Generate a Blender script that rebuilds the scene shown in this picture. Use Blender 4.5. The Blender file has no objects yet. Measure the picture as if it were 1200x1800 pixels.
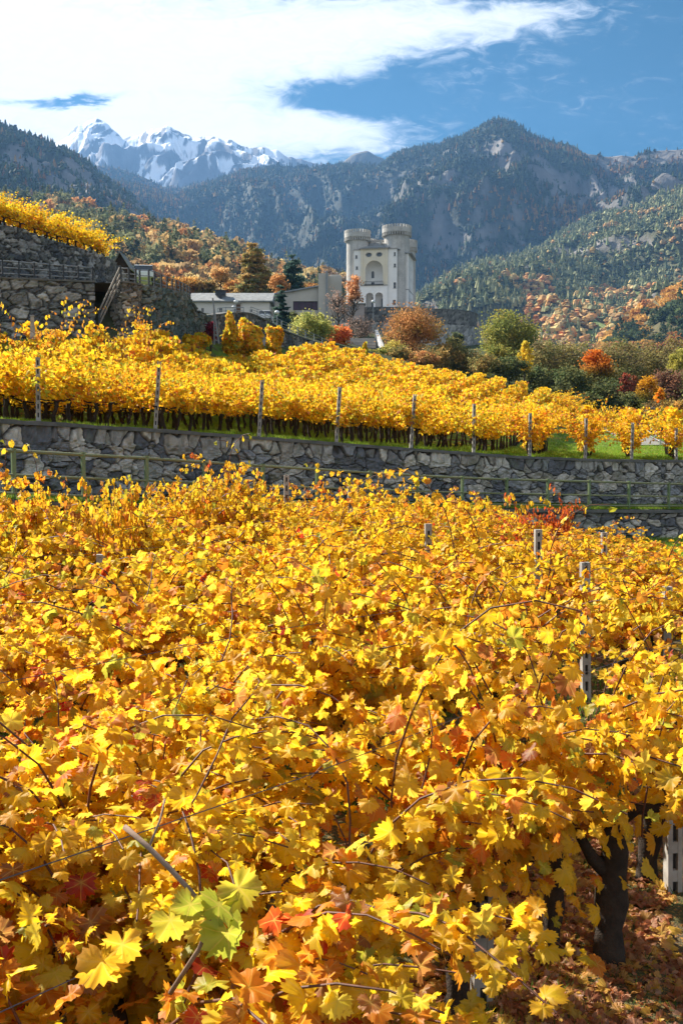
import bpy, math, random
import numpy as np
from mathutils import Vector, Matrix
from mathutils.geometry import tessellate_polygon
S = bpy.context.scene
COL = S.collection
PI = math.pi
# ---------------- camera, sky, sun, exposure ----------------
F = 1750.0                       # focal length in pixels of the 1200x1800 frame
PITCH = math.atan(120 / F)       # camera looks slightly down; the horizon is at pixel row 780
cam_d = bpy.data.cameras.new('camera'); cam = bpy.data.objects.new('camera', cam_d); COL.objects.link(cam)
cam_d.sensor_fit = 'VERTICAL'; cam_d.sensor_height = 36; cam_d.lens = 35
cam_d.clip_start = 0.05; cam_d.clip_end = 60000
cam.location = (0, 0, 0); cam.rotation_euler = (PI / 2 - PITCH, 0, 0)
S.camera = cam
SUN_AZ = math.radians(-50)       # measured from +Y towards +X
SUN_EL = math.radians(37)
sd = bpy.data.lights.new('sun', 'SUN'); so = bpy.data.objects.new('sun', sd); COL.objects.link(so)
sd.energy = 4.3; sd.angle = math.radians(0.55); sd.color = (1.0, 0.93, 0.82)
sdir = Vector((math.sin(SUN_AZ) * math.cos(SUN_EL), math.cos(SUN_AZ) * math.cos(SUN_EL), math.sin(SUN_EL)))
so.rotation_euler = sdir.to_track_quat('Z', 'Y').to_euler()
S.view_settings.view_transform = 'Standard'; S.view_settings.look = 'None'
S.view_settings.exposure = 1.78; S.view_settings.gamma = 1.0; S.view_settings.use_curve_mapping = False
S.cycles.max_bounces = 7; S.cycles.diffuse_bounces = 5; S.cycles.transmission_bounces = 5; S.cycles.volume_bounces = 0
S.cycles.glossy_bounces = 2; S.cycles.transparent_max_bounces = 6
S.cycles.sample_clamp_indirect = 6
try: S.cycles.use_denoising = True
except Exception: pass

class NT:
    """small helper for node trees"""
    def __init__(s, tree): s.t = tree; s.t.nodes.clear()
    def n(s, typ, **kw):
        nd = s.t.nodes.new(typ)
        for k, v in kw.items(): setattr(nd, k, v)
        return nd
    def l(s, a, b): s.t.links.new(a, b)
    def m(s, op, a, b=None, c=None, clamp=False):
        nd = s.t.nodes.new('ShaderNodeMath'); nd.operation = op; nd.use_clamp = clamp
        for i, v in enumerate((a, b, c)):
            if v is None: continue
            if isinstance(v, (int, float)): nd.inputs[i].default_value = v
            else: s.t.links.new(v, nd.inputs[i])
        return nd.outputs[0]
    def mix(s, f, a, b, blend='MIX'):
        nd = s.t.nodes.new('ShaderNodeMix'); nd.data_type = 'RGBA'; nd.blend_type = blend; nd.clamp_factor = True
        for idx, v in ((0, f), (6, a), (7, b)):
            if isinstance(v, (int, float)): nd.inputs[idx].default_value = v
            elif isinstance(v, tuple): nd.inputs[idx].default_value = (v[0], v[1], v[2], 1)
            else: s.t.links.new(v, nd.inputs[idx])
        return nd.outputs[2]
    def noise(s, vec, scale, detail=3, rough=.55, dim='3D', dist=0.0):
        nd = s.t.nodes.new('ShaderNodeTexNoise'); nd.noise_dimensions = dim
        nd.inputs['Scale'].default_value = scale; nd.inputs['Detail'].default_value = detail
        nd.inputs['Roughness'].default_value = rough; nd.inputs['Distortion'].default_value = dist
        if vec is not None: s.t.links.new(vec, nd.inputs['Vector'])
        return nd.outputs['Fac']
    def ramp(s, f, a, b):      # smooth 0..1 between a and b
        nd = s.t.nodes.new('ShaderNodeMapRange'); nd.interpolation_type = 'SMOOTHSTEP'; nd.clamp = True
        s.t.links.new(f, nd.inputs[0]); nd.inputs[1].default_value = a; nd.inputs[2].default_value = b
        return nd.outputs[0]
    def bump(s, h, strength=.5, dist=.05):
        nd = s.t.nodes.new('ShaderNodeBump'); nd.inputs['Strength'].default_value = strength; nd.inputs['Distance'].default_value = dist
        s.t.links.new(h, nd.inputs['Height']); return nd.outputs[0]

# world: physical sky with a procedural high cloud bank laid out by compass direction
W = bpy.data.worlds.new('World'); S.world = W; W.use_nodes = True
w = NT(W.node_tree)
wout = w.n('ShaderNodeOutputWorld'); bg = w.n('ShaderNodeBackground'); bgc = w.n('ShaderNodeBackground'); mixs = w.n('ShaderNodeMixShader')
sky = w.n('ShaderNodeTexSky'); sky.sky_type = 'NISHITA'; sky.sun_disc = False
sky.sun_elevation = SUN_EL; sky.sun_rotation = SUN_AZ; sky.altitude = 700; sky.air_density = 1.0; sky.dust_density = 0.6; sky.ozone_density = 2.5
hsv = w.n('ShaderNodeHueSaturation'); hsv.inputs['Saturation'].default_value = 1.75; hsv.inputs['Hue'].default_value = .482
w.l(sky.outputs[0], hsv.inputs['Color']); w.l(hsv.outputs[0], bg.inputs[0]); bg.inputs[1].default_value = 0.05; hsv.inputs['Value'].default_value = .29
tc = w.n('ShaderNodeTexCoord'); sep = w.n('ShaderNodeSeparateXYZ'); w.l(tc.outputs['Generated'], sep.inputs[0])
yy = w.m('MAXIMUM', sep.outputs[1], 0.05)
U = w.m('DIVIDE', sep.outputs[0], yy); V = w.m('DIVIDE', sep.outputs[2], yy)      # compass bearing and height of the sky direction
cmb = w.n('ShaderNodeCombineXYZ'); w.l(U, cmb.inputs[0]); w.l(V, cmb.inputs[1])
mp = w.n('ShaderNodeMapping'); mp.inputs['Scale'].default_value = (1, 2.6, 1); mp.inputs['Rotation'].default_value = (0, 0, -.18); w.l(cmb.outputs[0], mp.inputs[0])
n1 = w.noise(mp.outputs[0], 9, 6, .62, dist=.6); n2 = w.noise(mp.outputs[0], 30, 6, .65, dist=1.2)
Uw = w.m('ADD', U, w.m('MULTIPLY', w.m('SUBTRACT', n1, .5), .10)); Vw = w.m('ADD', V, w.m('MULTIPLY', w.m('SUBTRACT', n1, .5), -.035))
def blob(px, py, rx, ry, amp, tilt=0.0):
    cu, cv = (px - 600) / F, (780 - py) / F
    du = w.m('SUBTRACT', Uw, cu); dv = w.m('SUBTRACT', Vw, cv)
    a = w.m('ADD', w.m('MULTIPLY', du, math.cos(tilt)), w.m('MULTIPLY', dv, math.sin(tilt)))
    b = w.m('SUBTRACT', w.m('MULTIPLY', dv, math.cos(tilt)), w.m('MULTIPLY', du, math.sin(tilt)))
    a = w.m('MULTIPLY', a, F / rx); b = w.m('MULTIPLY', b, F / ry)
    q = w.m('ADD', w.m('MULTIPLY', a, a), w.m('MULTIPLY', b, b))
    return w.m('MULTIPLY', w.m('EXPONENT', w.m('MULTIPLY', q, -1.0)), amp)
blobs = [(130, 125, 400, 165, 1.7), (-400, 60, 500, 260, 1.4), (560, 95, 230, 70, 1.1, .05), (800, 62, 210, 34, .95, .03), (930, 46, 90, 16, .45, .1),
         (570, 240, 130, 42, 1.0, -.1), (330, 250, 230, 60, 1.0), (640, 20, 220, 20, .5, 0),
         (590, 186, 125, 25, -1.35, .02), (715, 150, 70, 22, -.55, .3), (145, 192, 62, 9, -1.9, .16), (40, 200, 60, 7, -1.2, 0),
         (495, -4, 85, 18, -1.9, 0), (30, 2, 110, 18, -1.7, .1), (900, -6, 300, 22, -1.3, .0), (820, 18, 90, 8, .3, .05), (220, 8, 120, 9, -.7, 0), (610, 285, 60, 8, -.4, 0)]
D = None
for b_ in blobs:
    q_ = blob(*b_); D = q_ if D is None else w.m('ADD', D, q_)
D = w.m('ADD', D, w.m('MULTIPLY', w.m('SUBTRACT', n1, .5), 1.1)); D = w.m('ADD', D, w.m('MULTIPLY', w.m('SUBTRACT', n2, .5), 1.5))
mask = w.ramp(D, .18, 1.05)
thin = w.m('MULTIPLY', w.ramp(n2, .42, .75), w.m('MULTIPLY', w.ramp(D, .0, .3), .14))
mask = w.m('ADD', w.m('MULTIPLY', mask, .97), thin, clamp=True)
ccol = w.mix(w.ramp(D, .4, 1.75), (.60, .66, .74), (1.0, .97, .935))
w.l(ccol, bgc.inputs[0]); bgc.inputs[1].default_value = .37
# unseen broken cloud added behind the camera as fill light for walls facing it
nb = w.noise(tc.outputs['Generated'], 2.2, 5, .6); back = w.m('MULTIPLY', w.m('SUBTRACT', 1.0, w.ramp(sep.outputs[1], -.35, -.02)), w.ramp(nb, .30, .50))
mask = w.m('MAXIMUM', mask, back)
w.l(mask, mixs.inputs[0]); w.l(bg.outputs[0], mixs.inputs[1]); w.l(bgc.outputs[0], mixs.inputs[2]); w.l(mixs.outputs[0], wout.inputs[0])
# ---------------- helpers ----------------
RG = np.random.default_rng(7)
def P(u, v, Y):
    """world point seen at pixel (u, v) of the 1200x1800 photo, Y metres ahead of the camera"""
    x, y, z = (u - 600) / F, -(v - 900) / F, -1.0
    c, s = math.cos(PITCH), math.sin(PITCH)
    wy, wz = c + y * s, y * c - s
    k = Y / wy
    return Vector((x * k, Y, wz * k))
def hash2(ix, iy, seed=0):
    h = (ix.astype(np.int64) * 374761393 + iy.astype(np.int64) * 668265263 + seed * 1442695041) & 0xffffffff
    h = ((h ^ (h >> 13)) * 1274126177) & 0xffffffff
    return ((h ^ (h >> 16)) & 0xffffff) / float(0xffffff)
def vnoise(x, y, seed=0):
    ix, iy = np.floor(x), np.floor(y); fx, fy = x - ix, y - iy
    fx = fx * fx * fx * (fx * (fx * 6 - 15) + 10); fy = fy * fy * fy * (fy * (fy * 6 - 15) + 10)
    a, b, c, d = hash2(ix, iy, seed), hash2(ix + 1, iy, seed), hash2(ix, iy + 1, seed), hash2(ix + 1, iy + 1, seed)
    return (a * (1 - fx) + b * fx) * (1 - fy) + (c * (1 - fx) + d * fx) * fy
def fbm(x, y, oct=5, seed=0, gain=.5):
    s, a, t = 0, 1.0, 0
    for o in range(oct):
        ca, sa = math.cos(.6 * o), math.sin(.6 * o)
        s = s + a * vnoise((x * ca - y * sa) * 2 ** o, (x * sa + y * ca) * 2 ** o, seed + o * 17); t += a; a *= gain
    return s / t
def ridged(x, y, oct=5, seed=0, gain=.5):
    s, a, t = 0, 1.0, 0
    for o in range(oct):
        ca, sa = math.cos(.5 * o), math.sin(.5 * o)
        n = vnoise((x * ca - y * sa) * 2 ** o, (x * sa + y * ca) * 2 ** o, seed + o * 31)
        s = s + a * (1 - np.abs(2 * n - 1)) ** 1.6; t += a; a *= gain
    return s / t
def sstep(a, b, x):
    t = np.clip((x - a) / (b - a), 0, 1); return t * t * (3 - 2 * t)
def mesh_np(name, V, faces, mat, parent=None, col=None, uv=None, smooth=False, mesh_name=None):
    """faces: list of int arrays (n,3) or (n,4)"""
    V = np.asarray(V, np.float32)
    me = bpy.data.meshes.new(mesh_name or name)
    faces = [np.asarray(f, np.int32) for f in faces if len(f)]
    me.vertices.add(len(V)); me.vertices.foreach_set('co', V.ravel())
    nl = sum(f.size for f in faces); nf = sum(len(f) for f in faces)
    me.loops.add(nl); me.polygons.add(nf)
    me.loops.foreach_set('vertex_index', np.concatenate([f.ravel() for f in faces]))
    tot = np.concatenate([np.full(len(f), f.shape[1], np.int32) for f in faces])
    me.polygons.foreach_set('loop_start', np.concatenate([[0], np.cumsum(tot)[:-1]]).astype(np.int32))
    if smooth: me.polygons.foreach_set('use_smooth', np.ones(nf, bool))
    else: me.polygons.foreach_set('use_smooth', np.zeros(nf, bool))
    me.update(calc_edges=True); me.validate()
    if col is not None:
        c = np.ones((len(V), 4), np.float32); c[:, :3] = col
        at = me.attributes.new('col', 'FLOAT_COLOR', 'POINT'); at.data.foreach_set('color', c.ravel())
    if uv is not None:
        at = me.attributes.new('luv', 'FLOAT2', 'POINT'); at.data.foreach_set('vector', np.asarray(uv, np.float32).ravel())
    if mat is not None: me.materials.append(mat)
    o = bpy.data.objects.new(name, me); COL.objects.link(o)
    if parent is not None: o.parent = parent
    return o
def tag(o, label=None, cat=None, group=None, kind=None):
    if label: o['label'] = label
    if cat: o['category'] = cat
    if group: o['group'] = group
    if kind: o['kind'] = kind
    return o
def empty(name, loc=(0, 0, 0), rz=0.0, **kw):
    o = bpy.data.objects.new(name, None); COL.objects.link(o); o.location = loc; o.rotation_euler = (0, 0, rz); o.empty_display_size = .2
    return tag(o, **kw)
def copy_tree(o, kids, parent=None):
    c = o.copy(); COL.objects.link(c); c.parent = parent
    for ch in kids.get(o.name, ()): copy_tree(ch, kids, c)
    return c
def kids_map(*roots):
    m = {}
    def rec(o):
        m[o.name] = list(o.children)
        for c in o.children: rec(c)
    for r in roots: rec(r)
    return m
class MB:
    """collects simple solids; build() links them as one mesh"""
    def __init__(s): s.V = []; s.Q = []; s.T = []; s.n = 0
    def add(s, V, Q=None, T=None):
        V = np.asarray(V, float)
        if Q is not None and len(Q): s.Q.append(np.asarray(Q) + s.n)
        if T is not None and len(T): s.T.append(np.asarray(T) + s.n)
        s.V.append(V); s.n += len(V); return s
    def box(s, c, size, rz=0.0, taper=1.0):
        x, y, z = size[0] / 2, size[1] / 2, size[2] / 2
        v = np.array([(-x, -y, -z), (x, -y, -z), (x, y, -z), (-x, y, -z), (-x, -y, z), (x, -y, z), (x, y, z), (-x, y, z)])
        v[4:, :2] *= taper
        ca, sa = math.cos(rz), math.sin(rz)
        v = np.stack([v[:, 0] * ca - v[:, 1] * sa, v[:, 0] * sa + v[:, 1] * ca, v[:, 2]], 1) + np.array(c)
        return s.add(v, [(0, 3, 2, 1), (4, 5, 6, 7), (0, 1, 5, 4), (1, 2, 6, 5), (2, 3, 7, 6), (3, 0, 4, 7)])
    def bar(s, a, b, w, h=None):
        a, b = np.array(a, float), np.array(b, float); h = h or w
        d = b - a; d /= (np.linalg.norm(d) + 1e-9)
        up = np.array((0, 0, 1.0)) if abs(d[2]) < .95 else np.array((1.0, 0, 0))
        x = np.cross(d, up); x /= np.linalg.norm(x); y = np.cross(x, d)
        v = [p + x * sx * w / 2 + y * sy * h / 2 for p in (a, b) for sx, sy in ((-1, -1), (1, -1), (1, 1), (-1, 1))]
        return s.add(v, [(0, 3, 2, 1), (4, 5, 6, 7), (0, 1, 5, 4), (1, 2, 6, 5), (2, 3, 7, 6), (3, 0, 4, 7)])
    def tube(s, pts, rad, sides=7, cap=True):
        pts = np.array(pts, float); n = len(pts); rad = np.full(n, rad) if np.isscalar(rad) else np.array(rad, float)
        t = np.gradient(pts, axis=0); t /= (np.linalg.norm(t, axis=1)[:, None] + 1e-9)
        ref = np.array((0, 0, 1.0)) if abs(t[0][2]) < .9 else np.array((1.0, 0, 0))
        V = []; x = np.cross(ref, t[0]); x /= np.linalg.norm(x)
        an = np.arange(sides) * 2 * PI / sides
        for i in range(n):
            x = x - t[i] * np.dot(x, t[i]); x /= (np.linalg.norm(x) + 1e-9); y = np.cross(t[i], x)
            V.append(pts[i] + rad[i] * (np.cos(an)[:, None] * x + np.sin(an)[:, None] * y))
        V = np.concatenate(V); Q = []
        j = np.arange(sides); k = (j + 1) % sides
        for i in range(n - 1):
            Q.append(np.stack([i * sides + j, i * sides + k, (i + 1) * sides + k, (i + 1) * sides + j], 1))
        T = None
        if cap:
            V = np.concatenate([V, pts[:1], pts[-1:]]); c0, c1 = n * sides, n * sides + 1
            T = np.concatenate([np.stack([k, j, np.full(sides, c0)], 1), np.stack([(n - 1) * sides + j, (n - 1) * sides + k, np.full(sides, c1)], 1)])
        return s.add(V, np.concatenate(Q), T)
    def prism(s, loop, holes, z0, z1, fn):
        """flat outline with holes, extruded from z0 to z1; fn maps (x, y, z) to 3D"""
        loops = [loop] + list(holes)
        tri = tessellate_polygon([[Vector((p[0], p[1], 0)) for p in l] for l in loops])
        flat = [p for l in loops for p in l]; n = len(flat)
        V = [fn(p[0], p[1], z0) for p in flat] + [fn(p[0], p[1], z1) for p in flat]
        T = [tuple(t) for t in tri] + [tuple(i + n for i in t[::-1]) for t in tri]
        Q = []; o = 0
        for l in loops:
            m = len(l)
            for i in range(m): Q.append((o + i, o + (i + 1) % m, n + o + (i + 1) % m, n + o + i))
            o += m
        return s.add(V, Q, T)
    def build(s, name, mat, parent=None, smooth=False):
        f = []
        if s.Q: f.append(np.concatenate(s.Q))
        if s.T: f.append(np.concatenate(s.T))
        return mesh_np(name, np.concatenate(s.V), f, mat, parent, smooth=smooth)
# ---------------- materials ----------------
MATS = {}
def mat_base(name):
    m = bpy.data.materials.new(name); m.use_nodes = True; t = NT(m.node_tree)
    out = t.n('ShaderNodeOutputMaterial'); b = t.n('ShaderNodeBsdfPrincipled'); t.l(b.outputs[0], out.inputs[0])
    b.inputs['Roughness'].default_value = .85; b.inputs['Specular IOR Level'].default_value = .3
    MATS[name] = m
    return m, t, b, out
def M_plain(name, c1, c2=None, scale=6.0, rough=.85, bump=.3, bdist=.02, metal=0.0, detail=5, spec=.3):
    """noise-varied paint / plaster / wood / metal"""
    m, t, b, out = mat_base(name)
    geo = t.n('ShaderNodeTexCoord').outputs['Object']
    n = t.noise(geo, scale, detail, .6); n2_ = t.noise(geo, scale * 6, 4, .6)
    c2 = c2 or tuple(x * .7 for x in c1)
    c = t.mix(t.ramp(n, .3, .7), c1, c2); c = t.mix(t.m('MULTIPLY', n2_, .35), c, tuple(x * .5 for x in c1))
    t.l(c, b.inputs['Base Color']); b.inputs['Roughness'].default_value = rough; b.inputs['Metallic'].default_value = metal
    b.inputs['Specular IOR Level'].default_value = spec
    if bump: t.l(t.bump(t.m('ADD', n, t.m('MULTIPLY', n2_, .5)), bump, bdist), b.inputs['Normal'])
    return m
def M_attr(name, rough=.9, nscale=3.0, amount=.5, bump=.4, bdist=.05, spec=.2):
    """colour from the mesh's own 'col' attribute, varied by noise"""
    m, t, b, out = mat_base(name)
    a = t.n('ShaderNodeAttribute'); a.attribute_name = 'col'
    geo = t.n('ShaderNodeNewGeometry').outputs['Position']
    n = t.noise(geo, nscale, 5, .65)
    f = t.m('ADD', t.m('MULTIPLY', n, 2 * amount), 1 - amount)
    sc = t.n('ShaderNodeVectorMath', operation='SCALE'); t.l(a.outputs['Color'], sc.inputs[0]); t.l(f, sc.inputs['Scale'])
    t.l(sc.outputs[0], b.inputs['Base Color']); b.inputs['Roughness'].default_value = rough; b.inputs['Specular IOR Level'].default_value = spec
    if bump: t.l(t.bump(n, bump, bdist), b.inputs['Normal'])
    return m
def M_leaf(name, trans=.5, gloss=.06, veins=False, jit=.0, tboost=1.0):
    m = bpy.data.materials.new(name); m.use_nodes = True; t = NT(m.node_tree); MATS[name] = m
    out = t.n('ShaderNodeOutputMaterial')
    a = t.n('ShaderNodeAttribute'); a.attribute_name = 'col'; c = a.outputs['Color']
    oi = t.n('ShaderNodeObjectInfo')
    if jit:
        h = t.n('ShaderNodeHueSaturation'); t.l(c, h.inputs['Color'])
        t.l(t.m('ADD', t.m('MULTIPLY', t.m('SUBTRACT', oi.outputs['Random'], .5), jit * .12), .5), h.inputs['Hue'])
        t.l(t.m('ADD', t.m('MULTIPLY', t.m('SUBTRACT', t.m('FRACT', t.m('MULTIPLY', oi.outputs['Random'], 7.31)), .5), jit * .5), 1.0), h.inputs['Value'])
        c = h.outputs[0]
    d = t.n('ShaderNodeBsdfDiffuse'); tr = t.n('ShaderNodeBsdfTranslucent'); mx = t.n('ShaderNodeMixShader'); mx.inputs[0].default_value = trans
    nrm = None
    if veins:
        pos = t.n('ShaderNodeNewGeometry').outputs['Position']
        nz = t.noise(pos, 60, 4, .6)
        c = t.mix(t.m('MULTIPLY', t.ramp(nz, .58, .72), .45), c, (.32, .09, .01))
        la = t.n('ShaderNodeAttribute'); la.attribute_name = 'luv'
        sp = t.n('ShaderNodeSeparateXYZ'); t.l(la.outputs['Vector'], sp.inputs[0])
        ang = t.m('ARCTAN2', sp.outputs[0], sp.outputs[1])            # five main veins fan out from the stalk
        rr = t.m('SQRT', t.m('ADD', t.m('MULTIPLY', sp.outputs[0], sp.outputs[0]), t.m('MULTIPLY', sp.outputs[1], sp.outputs[1])))
        q = t.m('ABSOLUTE', t.m('SINE', t.m('MULTIPLY', ang, 3.2)))
        vein = t.m('MULTIPLY', t.m('SUBTRACT', 1.0, t.ramp(t.m('MULTIPLY', q, rr), .0, .07)), .45)
        c = t.mix(vein, c, (.80, .55, .10))
        nrm = t.bump(t.m('ADD', t.m('MULTIPLY', vein, -.6), nz), .35, .004)
    t.l(c, d.inputs[0])
    g2 = t.n('ShaderNodeGamma'); g2.inputs[1].default_value = .85; t.l(c, g2.inputs[0])
    v = t.n('ShaderNodeVectorMath', operation='SCALE'); t.l(g2.outputs[0], v.inputs[0]); v.inputs['Scale'].default_value = tboost
    t.l(v.outputs[0], tr.inputs[0])
    t.l(d.outputs[0], mx.inputs[1]); t.l(tr.outputs[0], mx.inputs[2])
    if nrm is not None: t.l(nrm, d.inputs['Normal'])
    if gloss:
        gl = t.n('ShaderNodeBsdfGlossy'); gl.inputs['Roughness'].default_value = .5; m2 = t.n('ShaderNodeMixShader'); m2.inputs[0].default_value = gloss
        if nrm is not None: t.l(nrm, gl.inputs['Normal'])
        t.l(mx.outputs[0], m2.inputs[1]); t.l(gl.outputs[0], m2.inputs[2]); t.l(m2.outputs[0], out.inputs[0])
    else: t.l(mx.outputs[0], out.inputs[0])
    return m
def interp(x, tab):
    xs = [a for a, b in tab]; ys = [b for a, b in tab]; return np.interp(x, xs, ys)
# ---------------- lie of the land ----------------
class TPS:
    def __init__(s, xy, z, lam=1e-4):
        s.xy = np.array(xy, float); n = len(xy)
        K = s.k(s.xy, s.xy) + np.eye(n) * lam; Pm = np.concatenate([np.ones((n, 1)), s.xy], 1)
        A = np.block([[K, Pm], [Pm.T, np.zeros((3, 3))]]); s.w = np.linalg.solve(A, np.concatenate([z, np.zeros(3)]))
    @staticmethod
    def k(a, b):
        r2 = ((a[:, None, :] - b[None, :, :]) ** 2).sum(-1); return .5 * r2 * np.log(r2 + 1e-12)
    def __call__(s, q):
        return s.k(q, s.xy) @ s.w[:-3] + s.w[-3] + q @ s.w[-2:]
def catmull(pts, per=12):
    pts = [np.array(p, float) for p in pts]; pts = [2 * pts[0] - pts[1]] + pts + [2 * pts[-1] - pts[-2]]; out = []
    for i in range(1, len(pts) - 2):
        p0, p1, p2, p3 = pts[i - 1:i + 3]
        for t in np.arange(per) / per:
            out.append(.5 * ((2 * p1) + (-p0 + p2) * t + (2 * p0 - 5 * p1 + 4 * p2 - p3) * t * t + (-p0 + 3 * p1 - 3 * p2 + p3) * t ** 3))
    out.append(pts[-2]); return np.array(out)
def resample(c, step):
    d = np.concatenate([[0], np.cumsum(np.linalg.norm(np.diff(c[:, :2], axis=0), axis=1))])
    n = max(2, int(d[-1] / step)); q = np.linspace(0, d[-1], n + 1)
    return np.stack([np.interp(q, d, c[:, i]) for i in range(c.shape[1])], 1), q
def offset_curve(c, dist):
    t = np.gradient(c[:, :2], axis=0); t /= np.linalg.norm(t, axis=1)[:, None]
    o = c.copy(); o[:, 0] += -t[:, 1] * dist; o[:, 1] += t[:, 0] * dist; return o
# the green railing's line, at the foot of the posts (x, y, z)
_r = [P(-420, 868, 9.5), P(-180, 874, 14.2), P(0, 879, 17.6), P(147, 884, 20.1), P(400, 889, 24.3), P(650, 892, 28.2), P(880, 894, 31.2), P(1105, 896, 34.3),
      P(1290, 896, 37.0), P(1500, 896, 40.5), P(1800, 896, 47)]
RAIL = catmull(_r)
_w2 = offset_curve(RAIL, 2.5)
WALLXY = _w2[:, :2].copy()
def u_of(x, y): return 600 + F * x / y          # (valid for all heights to within a pixel)
WTOPV = [(-500, 705), (-200, 722), (0, 739), (100, 744), (200, 751), (300, 757), (400, 764.5), (600, 780), (750, 791), (900, 802), (1050, 808), (1200, 810), (1500, 812)]
def z_at(u, v, Y): return np.array([P(a, b, c).z for a, b, c in zip(np.atleast_1d(u), np.atleast_1d(v), np.atleast_1d(Y))])
_uw = u_of(WALLXY[:, 0], WALLXY[:, 1])
WALLTOP = np.stack([WALLXY[:, 0], WALLXY[:, 1], z_at(_uw, interp(_uw, WTOPV), WALLXY[:, 1])], 1)
WALLBOT_Z = _w2[:, 2] + .03
def wallY(u): return np.interp(u, _uw, WALLXY[:, 1])
def wallZ(u): return np.interp(u, _uw, WALLTOP[:, 2])
# upper slope: elevation measured at known points, smoothly interpolated over (bearing, log distance)
_cp = []
for uu in (-450, -200, 0, 150, 300, 450, 600, 750, 900, 1050, 1200, 1400):
    Yw = float(wallY(uu)); _cp.append((uu, Yw, float(wallZ(uu)) - .04)); 
def ctl(u, v, Y, h=0.0): _cp.append((u, Y, P(u, v, Y).z - h))
for a in [(-450, 560, 44), (-200, 575, 45), (0, 590, 46.5), (150, 598, 47.5), (230, 604, 49), (340, 612, 60), (0, 607, 40, 2.1), (200, 612, 40, 2.1),
          (330, 594, 56, 2.1), (430, 592, 64, 2.1), (500, 594, 70, 2.1), (600, 606, 78, 2.1), (700, 632, 85, 2.1), (800, 650, 85, 2.1), (900, 668, 82, 2.1), (985, 690, 78, 2.0),
          (1060, 757, 92), (1160, 772, 66), (1200, 790, 52), (1030, 775, 62), (1100, 742, 120), (1300, 775, 66), (1400, 750, 100), (-450, 520, 80), (0, 540, 80), (200, 560, 85), (340, 575, 90), (480, 580, 105),
          (850, 652, 130), (1000, 700, 135), (1200, 712, 140), (1400, 700, 140), (700, 622, 150), (600, 604, 150), (480, 572, 150), (340, 560, 150), (0, 520, 150), (-450, 490, 150),
          (670, 602, 278), (760, 610, 278), (830, 612, 285), (880, 604, 300), (600, 585, 278), (560, 560, 270), (1000, 650, 330), (1200, 660, 330), (1400, 650, 330), (300, 545, 270), (0, 500, 270), (-450, 470, 270),
          (600, 600, 600), (1100, 640, 600), (0, 500, 600), (300, 540, 600), (-450, 470, 600), (1400, 640, 600)]: ctl(*a)
_A = np.array(_cp)
_tps = TPS(np.stack([(_A[:, 0] - 600) / F * 2.0, np.log(_A[:, 1])], 1), _A[:, 2] / _A[:, 1])
def terr(x, y):
    x, y = np.atleast_1d(np.asarray(x, float)), np.atleast_1d(np.asarray(y, float))
    return y * _tps(np.stack([x / y * 2.0, np.log(y)], 1))
def tz(x, y): return float(terr(x, y)[0])
# foreground plot below the railing
AZ = math.radians(38); RD = np.array((math.sin(AZ), math.cos(AZ))); RN = np.array((-math.cos(AZ), math.sin(AZ)))
def fgz(x, y):
    s = x * RD[0] + y * RD[1]; t = x * RN[0] + y * RN[1]
    return -2.85 - .03 * np.clip(s, -5, 40) + .035 * np.clip(t, -3, 18)
def rail_d(x, y):
    """distance in front of the railing line (positive on the camera's side)"""
    x, y = np.atleast_1d(x), np.atleast_1d(y)
    d = (x[:, None] - RAIL[None, :, 0]) ** 2 + (y[:, None] - RAIL[None, :, 1]) ** 2
    i = d.argmin(1); t = np.gradient(RAIL[:, :2], axis=0)[i]; t /= np.linalg.norm(t, axis=1)[:, None]
    return (x - RAIL[i, 0]) * t[:, 1] - (y - RAIL[i, 1]) * t[:, 0]
def M_ground(name, g1, g2, soil, gs=.8, leafmix=.3, far=None):
    m, t, b, out = mat_base(name)
    pos = t.n('ShaderNodeNewGeometry').outputs['Position']
    n = t.noise(pos, gs, 6, .6); n2_ = t.noise(pos, gs * 14, 5, .65); n3 = t.noise(pos, gs * 50, 3, .6)
    c = t.mix(t.ramp(n2_, .3, .7), g1, g2); c = t.mix(t.ramp(n, .48, .62), c, soil)
    if leafmix: c = t.mix(t.m('MULTIPLY', t.ramp(n3, .55, .62), leafmix), c, (.42, .20, .05))
    if far is not None:                                   # rough meadow beyond the vineyard, darkened to put the bank's shade into its colour
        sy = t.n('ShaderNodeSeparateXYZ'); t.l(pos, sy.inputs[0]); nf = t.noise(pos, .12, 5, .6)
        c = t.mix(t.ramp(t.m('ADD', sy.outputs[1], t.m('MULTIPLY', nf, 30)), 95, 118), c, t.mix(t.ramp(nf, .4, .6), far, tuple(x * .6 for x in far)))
    t.l(c, b.inputs['Base Color']); t.l(t.bump(t.m('ADD', n2_, n3), .8, .06), b.inputs['Normal']); b.inputs['Specular IOR Level'].default_value = .1
    return m
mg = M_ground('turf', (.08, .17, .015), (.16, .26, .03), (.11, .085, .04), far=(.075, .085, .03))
mgf = M_ground('vineyard_soil', (.10, .075, .04), (.09, .10, .035), (.11, .075, .05), leafmix=.7)
mpath = M_plain('gravel', (.28, .26, .24), (.20, .19, .17), 2.5, bump=.6, bdist=.03)
def grid_faces(nu, nk):
    i = np.arange(nu - 1)[:, None] * nk + np.arange(nk - 1)[None, :]
    return np.stack([i, i + nk, i + nk + 1, i + 1], -1).reshape(-1, 4)
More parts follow.
